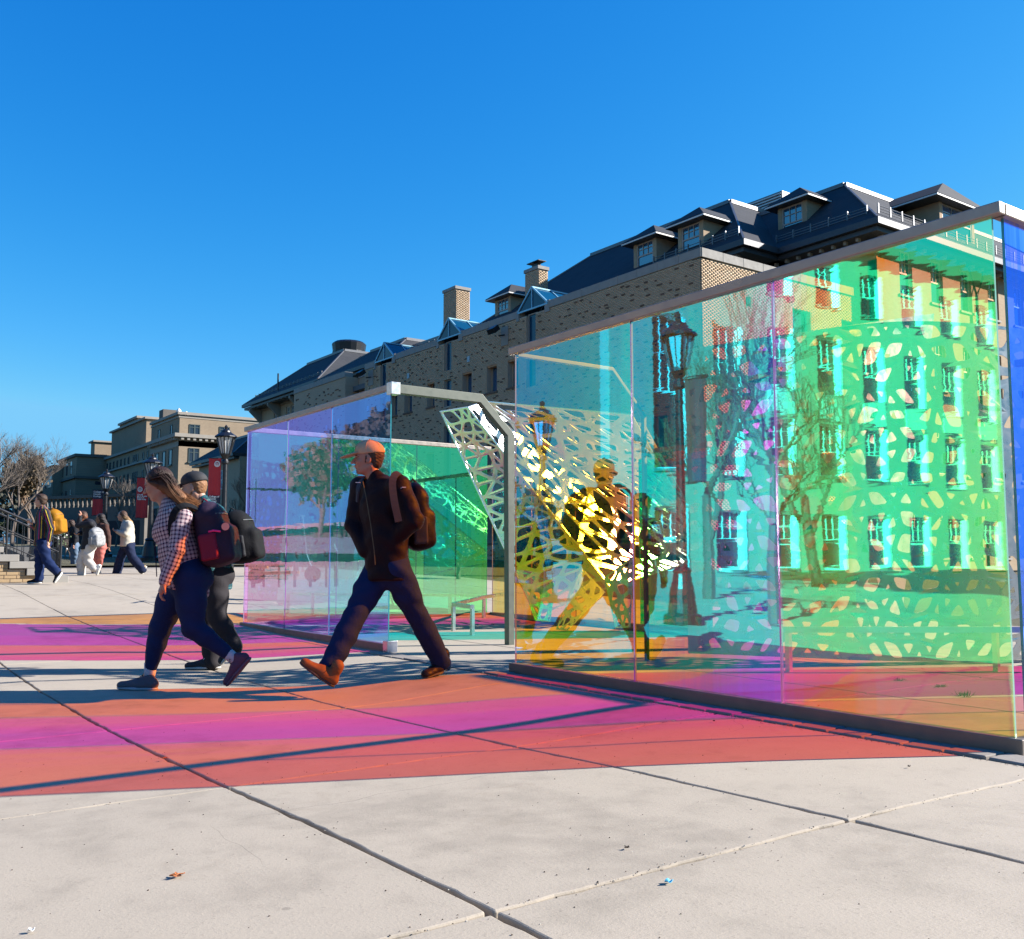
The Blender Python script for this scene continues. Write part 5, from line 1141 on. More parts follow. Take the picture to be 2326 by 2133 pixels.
def fabric(name, col, rough=.85, fold=.5, weave=400, sheen=.0, var=.15):
    if name in MATS: return MATS[name]
    t = NT(name); p = t.coord(); c = t.mix(t.noise(p, 9, 5), tuple(x*(1-var) for x in col), tuple(min(1, x*(1+var)) for x in col))
    f1 = t.noise(t.map(p, (1, 1, .55)), 11, 3, .5, 1.2); f2 = t.noise(t.map(p, (1, 1, 2.2)), 17, 3, .6, 2.0)
    h = t.math('ADD', t.math('ADD', t.math('MULTIPLY', f1, 1.), t.math('MULTIPLY', f2, .5)), t.math('MULTIPLY', t.noise(p, weave, 2), .02))
    MATS[name] = t.pbr(c, rough, 0, t.bump(h, fold*.32, .03), .12, Sheen_Weight=sheen*.3); return MATS[name]
def plaid(name, base, l1, l2, s=.052, w=.30):
    t = NT(name); c = cloth_attr(t); p = t.coord()
    def band(v, per, lo): m = t.math('FRACT', t.math('DIVIDE', v, per)); return t.math('LESS_THAN', m, lo)
    a, b = band(c[0], s, w), band(c[1], s, w); a2, b2 = band(t.math('ADD', c[0], s*.62), s, .1), band(t.math('ADD', c[1], s*.62), s, .1)
    k = t.math('MULTIPLY', t.math('ADD', a, b), .5); col = t.mix(k, base, l1); col = t.mix(t.math('MULTIPLY', t.math('ADD', a2, b2), .45), col, l2)
    f1 = t.noise(t.map(p, (1, 1, .6)), 12, 3, .5, 1.5)
    return t.pbr(col, .88, 0, t.bump(f1, .25, .03), .12)
def stripes(name, cols, per):
    t = NT(name); c = cloth_attr(t); m = t.math('FRACT', t.math('DIVIDE', c[1], per)); col = t.ramp(m, cols, 'CONSTANT')
    return t.pbr(col, .85, 0, t.bump(t.noise(t.coord(), 12, 3, .5, 1.), .5, .03), .2)
def skin(name, col):
    if name in MATS: return MATS[name]
    t = NT(name); p = t.coord(); c = t.mix(t.noise(p, 30, 4), tuple(x*.88 for x in col), col); c = t.mix(t.ramp(t.noise(p, 7, 3), [(.4, 0.), (.7, .35)]), c, (col[0], col[1]*.72, col[2]*.66))
    MATS[name] = t.pbr(c, .5, 0, t.bump(t.noise(p, 350, 3), .1, .002), .4, Subsurface_Weight=.08, Subsurface_Radius=(.01, .004, .002)); return MATS[name]
def hairmat(name, dark, light, zc=None):
    t = NT(name); p = t.pos(); n = t.noise(t.map(t.coord(), (60, 60, 6)), 3, 3); c = t.mix(n, dark, light)
    if zc: s = t.sep(p); f = t.math('MULTIPLY', t.math('SUBTRACT', zc[0], s[2]), 1/zc[1]); f.node.use_clamp = True; c = t.mix(f, c, zc[2])
    return t.pbr(c, .5, 0, t.bump(n, .8, .01), .25)
M_skin = skin('light_skin', (.33, .165, .11)); M_skin2 = skin('fair_skin', (.40, .23, .16)); M_skin3 = skin('brown_skin', (.17, .085, .05))
M_denim = fabric('blue_denim', (.008, .018, .062), .8, .7); M_denimd = fabric('dark_denim', (.012, .018, .045), .8, .6); M_blackcl = fabric('black_fabric', (.008, .008, .009), .8, .6)
M_charc = fabric('charcoal_trousers', (.028, .025, .027), .85, .5)
M_sole = simple('white_rubber_sole', (.42, .40, .36), .6); M_soled = simple('dark_rubber_sole', (.03, .025, .022), .7)
def head(parent_sdf, c, f, up, s=1., beard=False, fem=False):
    """skull, jaw, nose, lips, ears and eye sockets about the head centre c; f = facing, up = head's up"""
    f = Vector(f).normalized(); up = (Vector(up) - f*Vector(up).dot(f)).normalized(); l = up.cross(f); fr = (f, l, up); S = parent_sdf; P = lambda x, y, z: c + f*x*s + l*y*s + up*z*s
    S.ell(P(-.012, 0, .035), (.098*s, .078*s, .093*s), .02, fr); S.ell(P(.022, 0, -.035), (.070*s, .060*s, .085*s), .03, fr)
    S.ell(P(.060, 0, -.092), (.026*s, .026*s, .022*s), .02, fr)                       # chin
    S.cap(P(-.02, .052, -.055), P(.045, .026, -.09), .022*s, .018*s, .02); S.cap(P(-.02, -.052, -.055), P(.045, -.026, -.09), .022*s, .018*s, .02)
    S.ell(P(.076, 0, .022), (.014*s, .052*s, .014*s), .016, fr)                       # brow
    S.cap(P(.084, 0, .012), P(.118, 0, -.026), .0085*s, .0125*s, .007); S.ell(P(.100, .011, -.029), (.011*s, .009*s, .008*s), .005, fr); S.ell(P(.100, -.011, -.029), (.011*s, .009*s, .008*s), .005, fr)
    S.ell(P(.086, 0, -.053), (.014*s, .024*s, .0065*s), .005, fr); S.ell(P(.083, 0, -.065), (.014*s, .022*s, .008*s), .005, fr)
    for y in (1, -1):
        S.ell(P(.062, .036*y, -.022), (.024*s, .020*s, .02*s), .02, fr)               # cheek
        S.ell(P(.090, .031*y, .002), (.013*s, .016*s, .010*s), .008, fr, 's'); S.ell(P(.074, .031*y, .001), (.013*s, .014*s, .012*s), .004, fr)
        S.ell(P(-.005, .077*y, -.008), (.022*s, .008*s, .032*s), .006, fr); S.ell(P(-.001, .086*y, -.006), (.011*s, .006*s, .018*s), .004, fr, 's')
    return P, fr
def face_bits(parent, P, fr, s, browmat):
    m = MB()
    for y in (1, -1):
        m.tube([P(.083, .014*y, .018), P(.089, .03*y, .024), P(.080, .046*y, .021), P(.069, .054*y, .015)], [.0035*s, .005*s, .004*s, .002*s], 6)
    m.build('eyebrow', browmat, parent)
    for y in (1, -1): MB().ell(P(.0838, .031*y, .0015), (.0055*s, .006*s, .0045*s), 8, 6, 0, Matrix((fr[0], fr[1], fr[2])).transposed()).build('eye', M_eye, parent)
    m = MB()
    for y in (1, -1): m.tube([P(.0885, .019*y, .0045), P(.0885, .030*y, .0075), P(.083, .041*y, .0055), P(.075, .047*y, .002)], [.0012*s, .0022*s, .0024*s, .001*s], 5)
    m.build('eyelashes', M_eye, parent)
    MB().tube([P(.099, .017, -.0585), P(.1005, 0, -.0588), P(.099, -.017, -.0585)], .0022*s, 6).build('lip_line', M_lip, parent)
M_eye = simple('eye_dark', (.02, .015, .012), .15); M_lip = simple('lip', (.30, .10, .09), .5); M_browdark = simple('brow_hair', (.03, .02, .015), .8)
def hand(S, w, d, palm_n, s=1., curl=.5, side=1):
    """hand from the wrist w pointing d; palm_n = way the palm faces; fingers bend towards the palm"""
    d = Vector(d).normalized(); n = (Vector(palm_n) - d*Vector(palm_n).dot(d)).normalized(); l = d.cross(n)*side
    S.box(w + d*.045*s, (.038*s, .030*s, .006*s), (d, l, n), .011*s, .015)
    for k, (off, L) in enumerate(((.028, .072), (.0095, .080), (-.0095, .075), (-.027, .060))):
        b = w + d*.083*s + l*off*s; L = L*s; a1 = curl*.9; a2 = curl*1.9
        p1 = b + (d*math.cos(a1*.5)+n*math.sin(a1*.5))*L*.42; p2 = p1 + (d*math.cos(a1+.2)+n*math.sin(a1+.2))*L*.33; p3 = p2 + (d*math.cos(a2)+n*math.sin(a2))*L*.25
        S.cap(w + d*.055*s + l*off*s, b, .0095*s, .0092*s, .008); S.cap(b, p1, .0092*s, .0085*s, .003); S.cap(p1, p2, .0085*s, .0078*s, .003); S.cap(p2, p3, .0078*s, .0065*s, .003)
    t0 = w + d*.022*s + l*.026*s; t1 = t0 + (d*.7+l*.62+n*.3).normalized()*.038*s; t2 = t1 + (d*.88+l*.12+n*.5).normalized()*.032*s
    S.cap(t0, t1, .013*s, .0105*s, .012); S.cap(t1, t2, .0105*s, .008*s, .003)
def shoe(parent, heel, toe, upv, mats, style='sneaker', w=.047, name='shoe', laces=True, h=.006):
    """heel and toe are points on the sole line; upv points up from the sole"""
    heel, toe = Vector(heel), Vector(toe); f = (toe-heel); L = f.length; f.normalize(); u = (Vector(upv)-f*Vector(upv).dot(f)).normalized(); l = u.cross(f); P = lambda x, y, z: heel + f*(x*L) + l*y + u*z; fr = (f, l, u)
    S = SDF(); th = .026
    S.cap(P(.12, 0, .045), P(.42, 0, .045), .042, .044, .02, (u, .95)); S.cap(P(.42, 0, .044), P(.85, 0, .032), .046, .040, .03, (u, .75)); S.cap(P(.16, 0, .055), P(.20, 0, .085 if style != 'boot' else .12), .037, .036, .02)
    if style == 'boot': S.cap(P(.2, 0, .12), P(.22, 0, .14), .042, .044, .015)
    S.cap(P(.3, 0, .075), P(.62, 0, .045), .028, .024, .02); S.plane(P(0, 0, .012), -u)
    o = sdf_obj(name, S, mats[0], parent, h, .0006, 60)
    T = SDF(); T.cap(P(.13, 0, .012), P(.5, .004, .012), .044, .045, .02, (u, .35)); T.cap(P(.5, .004, .012), P(.85, 0, .014), .046, .040, .02, (u, .35)); T.plane(P(0, 0, 0), -u)
    T.plane(P(0, 0, th), u); sdf_obj('sole', T, mats[1], o, h)
    if laces:
        m = MB()
        for k in range(5): x = .36+k*.065; z = .098-k*.0105; m.tube([P(x, -.026, z-.018), P(x+.015, 0, z+.004), P(x, .026, z-.018)], .0028, 5)
        m.tube([P(.36, .01, .105), P(.33, .05, .115), P(.42, .06, .085)], .0022, 5); m.tube([P(.36, -.01, .105), P(.40, -.045, .12), P(.48, -.05, .08)], .0022, 5)
        m.build('laces', mats[2], o)
    return o
def backpack(owner_loc, top, bottom, back, sidev, w, depth, mats, label, shoulders=None, name='backpack', pockets=True, hh=.008):
    """a pack of its own, worn on the back: top/bottom points along the back panel, back = way it bulges"""
    top, bottom = Vector(top), Vector(bottom); d = (bottom-top); L = d.length; d.normalize(); bk = (Vector(back)-d*Vector(back).dot(d)).normalized(); sv = d.cross(bk).normalized()
    t = thing(name, bottom, label, 'backpack'); S = SDF(); c = (top+bottom)/2 + bk*depth*.45
    S.box(c + d*.02, (L*.5-.10, w*.5-.08, max(.01, depth*.42-.06)), (d, sv, bk), .08, .02); S.ell(c + d*L*.14 + bk*.02, (L*.36, w*.50, depth*.62), .05, (d, sv, bk)); S.box(c + d*L*.18 + bk*depth*.38, (L*.2, w*.5-.075, depth*.18), (d, sv, bk), .045, .03)
    S.ell(top + d*.08 + bk*depth*.42, (.10, w*.45, depth*.45), .05, (d, sv, bk))
    sdf_obj('bag', S, mats[0], t, hh, .0022, 16, 3)
    if pockets:
        for sn in (1, -1): Q = SDF(); Q.box(c + d*L*.2 + sv*(w*.5*sn), (L*.18, .012, depth*.25), (d, sv, bk), .015, .01); sdf_obj('side_pocket', Q, mats[1], t, hh, .0015, 20)
        m = MB(); z = [c - d*L*.30 + sv*y*w*.5 + bk*(depth*.5*math.sqrt(max(0, 1-y*y*.8))+.012) for y in np.linspace(-.85, .85, 9)]; m.tube(z, .004, 5); z = [c + d*L*.02 + sv*y*w*.42 + bk*(depth*.60*math.sqrt(max(0, 1-y*y*.6))+.02) for y in np.linspace(-.8, .8, 9)]; m.tube(z, .004, 5); m.build('zip', simple('zip_metal', (.2, .2, .2), .4, .6), t)
    m = MB(); m.tube([top+bk*.03, top-d*.045+bk*.06, top+bk*.1], .008, 6); m.build('grab_loop', mats[1], t)
    if shoulders:
        for k, pts in enumerate(shoulders):
            vs = []; fs = []; pts = [Vector(p) for p in pts]; W = .026
            # smooth the strap path
            for _ in range(2):
                q = [pts[0]]
                for a, b in zip(pts[:-1], pts[1:]): q += [a.lerp(b, .25), a.lerp(b, .75)]
                pts = q + [pts[-1]]
            m = MB()
            for i in range(len(pts)):
                dd = (pts[min(i+1, len(pts)-1)]-pts[max(0, i-1)]).normalized(); out = (pts[i]-((top+bottom)/2 - bk*.16)); out = (out - dd*out.dot(dd)).normalized(); a = dd.cross(out).normalized()
                for sx, so_ in ((-1, 0), (1, 0), (1, 1), (-1, 1)): vs.append(pts[i] + a*W*sx + out*(.010*so_))
            for i in range(len(pts)-1):
                for j in range(4): fs.append((i*4+j, i*4+(j+1) % 4, (i+1)*4+(j+1) % 4, (i+1)*4+j))
            fs += [(3, 2, 1, 0), tuple(len(vs)-4+j for j in range(4))]
            m.add(vs, fs); m.build('strap', mats[2] if len(mats) > 2 else M_blackcl, t, smooth=False)
    return t
def body_sdf(j, build=1., arms=(1, 1)):
    S = SDF(); v = lambda k: Vector(j[k])
    S.cap(v('pelvis'), v('waist'), .115*build, .10*build, .05, (j['front'], .8)); S.cap(v('waist'), v('chest'), .10*build, .118*build, .05, (j['front'], .8)); S.cap(v('chest'), v('neck'), .11*build, .05, .05)
    S.cap(v('sL'), v('sR'), .05*build, .05*build, .04); S.cap(v('neck'), v('headb'), .052*build, .052*build, .02)
    for s in 'LR':
        S.cap(v('s'+s), v('e'+s), .048*build, .038*build, .03); S.cap(v('e'+s), v('w'+s), .038*build, .026*build, .02)
        S.cap(v('h'+s), v('k'+s), .08*build, .052*build, .05); S.cap(v('k'+s), v('a'+s), .052*build, .036*build, .03); S.cap(v('a'+s), v('b'+s), .036, .03, .02)
    return S
def solid(name, parts, mat, parent):
    Vs = []; Fs = []; n = 0
    for P, F in parts: Vs.append(P); Fs.append(F+n); n += len(P)
    o = mesh_obj(name, np.concatenate(Vs), np.concatenate(Fs), mat, parent, smooth=True); m = o.modifiers.new('smooth', 'SMOOTH'); m.factor = .5; m.iterations = 1; return o
def mk_body(t, j, skinm, build, hf, hup, hs=1., hc=.012, hh=.0045, hands=(), browm=None):
    S = body_sdf(j, build); parts = [S.mesh(hc)]
    H = SDF(); P, fr = head(H, Vector(j['head']), hf, hup, hs); H.cap(Vector(j['neck'])-UP*.03, Vector(j['head'])-UP*.05-Vector(hf).normalized()*.015, .056*build**.5, .052*build**.5, .03); parts.append(H.mesh(hh))
    for w, d, n, s, c, sd_ in hands: G = SDF(); hand(G, Vector(w), d, n, s, c, sd_); G.cap(Vector(w)-Vector(d).normalized()*.06, Vector(w)+Vector(d).normalized()*.01, .027*s, .024*s, .01); parts.append(G.mesh(min(hh, .005) if hh < .008 else hh*.75))
    solid('body', parts, skinm, t); face_bits(t, P, fr, hs, browm or M_browdark); return P, fr
def legs(t, j, mat, r=(.115, .078, .062), hem=.0, h=.011, name='trousers', flare=0., noise=.0035, hipr=.135, cut=.02):
    S = SDF(); v = lambda k: Vector(j[k])
    S.cap(v('pelvis')+UP*.07, v('pelvis')-UP*.03, hipr*.96, hipr, .04, (j['front'], .88)); bt = v('pelvis') - Vector(j['front']).normalized()*.05 - UP*.02; S.ell(bt, (hipr*.9, hipr*.95, hipr*.85), .05)
    for s in 'LR':
        S.cap(v('h'+s), v('h'+s).lerp(v('k'+s), .5), r[0], (r[0]+r[1])/2+.006, .045); S.cap(v('h'+s).lerp(v('k'+s), .5), v('k'+s), (r[0]+r[1])/2+.006, r[1], .03)
        m = v('k'+s).lerp(v('a'+s), .35); S.cap(v('k'+s), m, r[1], (r[1]+r[2])/2+.006, .02); e = v('a'+s) + (v('a'+s)-v('k'+s)).normalized()*cut; S.cap(m, e, (r[1]+r[2])/2+.006, r[2]+flare, .02)
    o = sdf_obj(name, S, mat, t, h, noise, 17, 2.1); return o
def torso(t, j, mat, rc=.15, rw=.14, rh=.16, sl=(.07, .055, .042), hemdrop=.10, h=.01, name='jacket', sq=.78, noise=.004, collar=.062, sleeves='LR', seed=0, shoulder=.062, sleeve_end=.0, chestk=0., hemtilt=None):
    S = SDF(); v = lambda k: Vector(j[k]); fr = Vector(j['front'])
    hem = v('pelvis') - UP*hemdrop
    S.cap(v('waist'), hem, rw, rh, .04, (fr, sq+.04)); S.cap(v('chest'), v('waist'), rc, rw, .05, (fr, sq)); S.cap(v('chest')+UP*.06, v('chest'), rc*.88, rc, .04, (fr, sq))
    S.cap(v('sL'), v('sR'), shoulder, shoulder, .05); S.cap(v('chest')+UP*.06, v('neck')-UP*.02, rc*.6, collar, .05)
    if chestk: S.ell(v('chest')+fr.normalized()*rc*.55-UP*.04, (chestk, chestk*1.3, chestk), .05)
    if collar: S.cap(v('neck')-UP*.02, v('neck')+(v('head')-v('neck')).normalized()*.035, collar, collar*.93, .01)
    for s in sleeves:
        e = v('w'+s) + (v('w'+s)-v('e'+s)).normalized()*sleeve_end
        S.cap(v('s'+s), v('e'+s), sl[0], sl[1], .035); S.cap(v('e'+s), e, sl[1], sl[2], .02)
    if hemtilt: S.plane(hem-UP*.03, hemtilt)
    else: S.plane(hem-UP*.02, -UP)
    bones = [(v('neck'), hem, rc, rh, 0, tuple(fr))] + [(v('s'+s), v('e'+s), sl[0], sl[1], .1, tuple(-UP if False else fr)) for s in sleeves] + [(v('e'+s), v('w'+s), sl[1], sl[2], .1+(v('e'+s)-v('s'+s)).length, tuple(fr)) for s in sleeves]
    bones = [(tuple(a), tuple(b), ra, rb, o, r) for a, b, ra, rb, o, r in bones]
    return sdf_obj(name, S, mat, t, h, noise, 15, seed, bones)
def cap_hat(t, P, fr, s, mat, mat2=None, h=.006):
    S = SDF(); f, l, u = fr
    S.ell(P(-.010, 0, .062), (.112*s, .090*s, .082*s), .01, fr); S.ell(P(-.03, 0, .045), (.092*s, .088*s, .07*s), .02, fr); S.plane(P(-.01, 0, .038), -(u+f*.10))
    I = SDF(); o = sdf_obj('cap', S, mat, t, h, 0)
    B = SDF(); B.ell(P(.125, 0, .030), (.088*s, .078*s, .012*s), .01, (Vector(f*.96-u*.28), l, Vector(u*.96+f*.28))); sdf_obj('brim', B, mat2 or mat, o, .004)
    MB().ell(P(-.010, 0, .146), .009*s, 8, 5).build('button', mat, o); m = MB()
    for k in range(6):
        a = k*math.pi/3+.3; pts = [P(-.010+.114*math.cos(a)*math.cos(b), .092*math.sin(a)*math.cos(b), .062+.084*math.sin(b)) for b in np.linspace(-.1, 1.5, 8)]; m.tube(pts, .0016, 4)
    m.build('seam', mat, o); return o
def strands(name, roots, mat, parent, n, seed=0, r=.0028, jit=.012, taper=True):
    """hair locks: each follows one of the guide curves with a small offset"""
    q = random.Random(seed); m = MB()
    for _ in range(n):
        g = q.choice(roots); g2 = q.choice(roots); w = q.random()*.5; off = Vector((q.gauss(0, jit), q.gauss(0, jit), q.gauss(0, jit))); pts = []
        K = len(g)
        for i in range(K): pts.append(Vector(g[i]).lerp(Vector(g2[i]), w) + off*(.4+1.2*i/K) + Vector((q.gauss(0, .0025), q.gauss(0, .0025), q.gauss(0, .0025))))
        for _2 in range(1):
            z = [pts[0]]
            for a, b in zip(pts[:-1], pts[1:]): z += [a.lerp(b, .3), a.lerp(b, .75)]
            pts = z + [pts[-1]]
        N_ = len(pts); rr_ = r*q.uniform(.7, 1.5); m.tube(pts, [rr_*(1-.75*(i/N_)**2) for i in range(N_)], 4, 0, False)
    o = m.build(name, mat, parent, smooth=True); return o
F0 = -CR
# ---- man in dark jacket and tan cap
D = 7.25; A = at
j = dict(front=(-CR*.75-CF*.66), pelvis=A(880, 1282, D), waist=A(877, 1225, D), chest=A(868, 1150, D), neck=A(856, 1096, D), headb=A(842, 1065, D), head=A(836, 1043, D),
         sL=A(906, 1108, D-.15), sR=A(822, 1108, D+.14), eL=A(940, 1182, D-.22), eR=A(806, 1190, D+.1), wL=A(886, 1234, D-.08), wR=A(832, 1250, D-.02),
         hL=A(898, 1292, D-.07), hR=A(862, 1292, D+.06), kL=A(946, 1394, D+.15), kR=A(806, 1398, D-.12), aL=A(1001, 1500, D+.42), aR=A(750, 1512, D-.28), bL=A(990, 1515, D+.4), bR=A(735, 1515, D-.3))
man = thing('person', (j['pelvis'].x, j['pelvis'].y, gz(j['pelvis'].x, j['pelvis'].y)), 'man in tan cap, dark zipped jacket and jeans striding with hands in pockets', 'person')
P, fr = mk_body(man, j, M_skin, .95, -CR*.98-CF*.12, UP, 1., .012, .0042, ((j['wL'], Vector((-.3, 0, -1))-CR*.5, -CR, .95, .7, 1), (j['wR'], Vector((0, 0, -1))+CR*.3, CR, .95, .7, -1)))
M_jacket = fabric('black_softshell', (.007, .0022, .004), .6, .55, 300, .1)
legs(man, j, M_denim, (.112, .082, .075), h=.009, noise=.0045, hipr=.142)
jk = torso(man, j, M_jacket, .180, .178, .188, (.088, .074, .062), .10, .009, 'jacket', .80, .0045, .070, seed=1, shoulder=.078)
MB().tube([A(824, 1094, D-.20), A(832, 1130, D-.21), A(842, 1190, D-.225), A(850, 1250, D-.225), A(852, 1283, D-.215)], .0035, 6).build('zip', simple('gold_zip', (.08, .065, .04), .5, .6), jk)
MB().tube([A(905, 1112, D-.235), A(914, 1107, D-.24), A(922, 1107, D-.235)], .003, 5).build('sleeve_mark', M_white, jk); MB().tube([A(808, 1096, D-.17), A(818, 1096, D-.19)], .0025, 5).build('chest_mark', M_white, jk)
H = SDF(); H.ell(P(-.035, 0, .03), (.088, .084, .085), .01, fr); H.ell(P(-.052, 0, -.028), (.055, .07, .055), .02, fr); H.cap(P(.012, .078, .01), P(.015, .074, -.028), .009, .006, .01); H.cap(P(.012, -.078, .01), P(.015, -.074, -.028), .009, .006, .01)
sdf_obj('hair', H, hairmat('dark_brown_hair', (.03, .016, .010), (.06, .032, .02)), man, .005, .002, 90)
m = MB()
q_ = random.Random(5)
for _ in range(260):
    x = q_.uniform(.045, .082); y = q_.gauss(0, .018); z = -.055-.05*q_.random(); c = P(x, y, z)+fr[0]*.003; m.tube([c, c-UP*.006+fr[0]*.003], .0009, 3)
for _ in range(90): y = q_.uniform(-.022, .022); c = P(.098-abs(y)*.3, y, -.045); m.tube([c, c-UP*.005+fr[0]*.002], .0009, 3)
m.build('stubble_beard', simple('beard_hair', (.03, .015, .01), .8), man)
hat = cap_hat(man, P, fr, 1., simple('tan_cotton', (.40, .27, .16), .85, bump=.4, bscale=200), None)
hp = at(757, 1562, D-.36); tp_ = at(676, 1506, D-.44)
shoe(man, hp, tp_, CR*.57+UP*.8, (fabric('boot_leather_lit', (.16, .075, .03), .55, .5), M_soled, M_black), 'boot', h=.0055)  # front boot of the pair, leather coloured as if lit orange
shoe(man, at(1020, 1516, D+.52), at(958, 1543, D+.28), UP+CR*.3, (fabric('boot_leather_shaded', (.02, .014, .012), .5, .5), M_soled, M_black), 'boot', h=.0055)  # back boot, same leather with shade put into its colour
bk = (CR*.75+CF*.66); backpack(None, A(920, 1102, D+.10), A(926, 1250, D+.12), CR*.95+CF*.3, None, .31, .16, (fabric('black_red_nylon', (.005, .002, .003), .5, .6), fabric('dark_strap_webbing', (.03, .028, .03), .7, .3), fabric('grey_strap', (.035, .035, .042), .7, .2)), 'dark red tinted backpack worn by the man in the tan cap',
    [[A(920, 1100, D-.06), A(908, 1072, D-.16), A(890, 1085, D-.27), A(893, 1130, D-.32), A(905, 1185, D-.30)], [A(870, 1098, D+.25), A(828, 1080, D+.10), A(815, 1105, D-.06), A(812, 1140, D-.04)]], hh=.009)
# ---- woman in plaid shirt
D = 7.22
j = dict(front=(-CR*.97-CF*.2), pelvis=A(424, 1306, D), waist=A(412, 1262, D), chest=A(398, 1200, D), neck=A(385, 1150, D), headb=A(372, 1120, D), head=A(359, 1101, D),
         sL=A(412, 1176, D-.17), sR=A(388, 1176, D+.17), eL=A(402, 1250, D-.24), eR=A(412, 1245, D+.24), wL=A(374, 1322, D-.25), wR=A(400, 1300, D+.22),
         hL=A(430, 1312, D-.085), hR=A(414, 1312, D+.085), kL=A(438, 1424, D-.09), kR=A(364, 1425, D+.09), aL=A(524, 1490, D-.05), aR=A(341, 1524, D+.10), bL=A(540, 1505, D-.05), bR=A(330, 1545, D+.10))
wom = thing('person', (j['pelvis'].x, j['pelvis'].y, gz(j['pelvis'].x, j['pelvis'].y)), 'woman with long brown hair, plaid shirt and blue jeans looking down as she walks', 'person')
P, fr = mk_body(wom, j, M_skin, .9, -CR*.95-UP*.33, UP-CR*.3, .97, .012, .0042, ((j['wL'], A(362, 1352, D-.25)-j['wL'], CR*.6+CF*.3, .92, .75, 1), (j['wR'], Vector((0, 0, -1)), CR, .9, .6, -1)))
legs(wom, j, M_denim, (.122, .080, .050), h=.009, noise=.003, hipr=.158, cut=-.045)
M_pl = plaid('plaid_flannel', (.42, .335, .335), (.022, .014, .04), (.26, .09, .10), .030, .40)
torso(wom, j, M_pl, .155, .158, .178, (.074, .058, .042), .09, .009, 'plaid_shirt', .92, .004, .062, seed=2, shoulder=.066, chestk=.07, hemtilt=-UP*.9-CR*.3)
MB().tube([A(366, 1148, D-.05), A(358, 1190, D-.04), A(352, 1240, D-.06), A(356, 1310, D-.08)], .004, 5).build('shirt_placket', M_pl, wom)
hm = hairmat('brown_hair', (.014, .006, .004), (.04, .016, .009), (P(0, 0, .02).z, .24, (.40, .17, .06, 1)))
H = SDF(); H.ell(P(-.028, 0, .042), (.098, .089, .092), .01, fr); H.ell(P(-.055, 0, -.02), (.07, .083, .07), .02, fr); H.cap(P(-.06, .03, -.03), A(412, 1132, D-.06), .055, .038, .04); H.cap(P(-.06, -.03, -.03), A(412, 1134, D+.06), .055, .035, .04); H.cap(A(412, 1132, D), A(438, 1146, D), .042, .018, .03); H.cap(P(.03, .080, .03), P(-.02, .088, -.01), .014, .02, .015)
ho = sdf_obj('hair', H, hm, wom, .006, .0025, 45)
gd = []
for y in np.linspace(-.085, .085, 9):
    x0 = .062-abs(y)*.5; gd.append([P(x0, y*.9, .085-abs(y)*.55), P(-.03, y*1.12, .10-abs(y)*.7), P(-.10, y*1.1, .03), A(398, 1122, D-y*.9), A(422, 1136+abs(y)*90, D-y*1.1), A(445+abs(y)*50, 1146+abs(y)*150, D-y*1.3)])
strands('hair_locks', gd, hm, ho, 700, 3, .0022, .015)
shoe(wom, A(358, 1568, D+.08), A(263, 1566, D+.08), UP, (fabric('grey_mesh_shoe', (.10, .085, .10), .7, .6), simple('grey_sole', (.28, .27, .30), .6), M_black), h=.0055)
shoe(wom, A(571, 1497, D-.06), A(517, 1562, D-.06), CR*(-.75)*-1*-1+UP*.62 if False else (-CR*.78+UP*.62), (fabric('mesh_shoe_tinted', (.10, .045, .07), .7, .6), simple('sole_tinted', (.10, .05, .08), .6), M_black), h=.0055)  # other shoe of the pair, coloured for the tinted light on it
M_sock = simple('white_sock', (.42, .40, .42), .9, bscale=200, bump=.4)
MB().tube([j['aR']+UP*.06, j['aR'], A(338, 1542, D+.1)], [.044, .043, .040], 14).build('sock', M_sock, wom, smooth=True); MB().tube([j['aL'].lerp(j['kL'], .1), j['aL'], A(545, 1508, D-.05)], [.044, .043, .042], 14).build('sock', M_sock, wom, smooth=True)
bpk = backpack(None, A(447, 1150, D), A(470, 1290, D), CR, None, .33, .20, (fabric('navy_maroon_nylon', (.028, .016, .030), .6, .6), fabric('maroon_side_mesh', (.16, .012, .03), .6, .6)), 'navy and maroon backpack worn by the woman in plaid',
    [[A(447, 1156, D-.12), A(420, 1146, D-.2), A(396, 1160, D-.245), A(388, 1200, D-.235), A(400, 1235, D-.23)], [A(447, 1156, D+.1), A(400, 1146, D+.2), A(374, 1180, D+.14)]], hh=.009)
MB().tube([A(512, 1196, D-.18), A(512, 1196, D-.19)], .028, 16).build('round_badge', simple('coral_badge', (.75, .25, .18), .5), bpk)
MB().tube([A(474, 1208, D-.17), A(486, 1205, D-.185), A(501, 1207, D-.175)], .008, 6).build('pink_binding', simple('pink_binding', (.8, .02, .16), .5), bpk)
# ---- man in black cap and teal checked shirt
D = 8.45
j = dict(front=(-CR*.97-CF*.2), pelvis=A(486, 1302, D), waist=A(484, 1255, D), chest=A(480, 1195, D), neck=A(464, 1146, D), headb=A(452, 1124, D), head=A(440, 1108, D),
         sL=A(490, 1168, D-.18), sR=A(474, 1168, D+.18), eL=A(494, 1235, D-.24), eR=A(470, 1235, D+.22), wL=A(474, 1290, D-.25), wR=A(452, 1285, D+.22),
         hL=A(488, 1308, D-.08), hR=A(482, 1308, D+.08), kL=A(494, 1402, D-.08), kR=A(470, 1402, D+.08), aL=A(531, 1466, D-.05), aR=A(482, 1500, D+.08), bL=A(535, 1480, D-.05), bR=A(470, 1512, D+.08))
man2 = thing('person', (j['pelvis'].x, j['pelvis'].y, gz(j['pelvis'].x, j['pelvis'].y)), 'bearded man in black cap and teal checked shirt walking behind the woman', 'person')
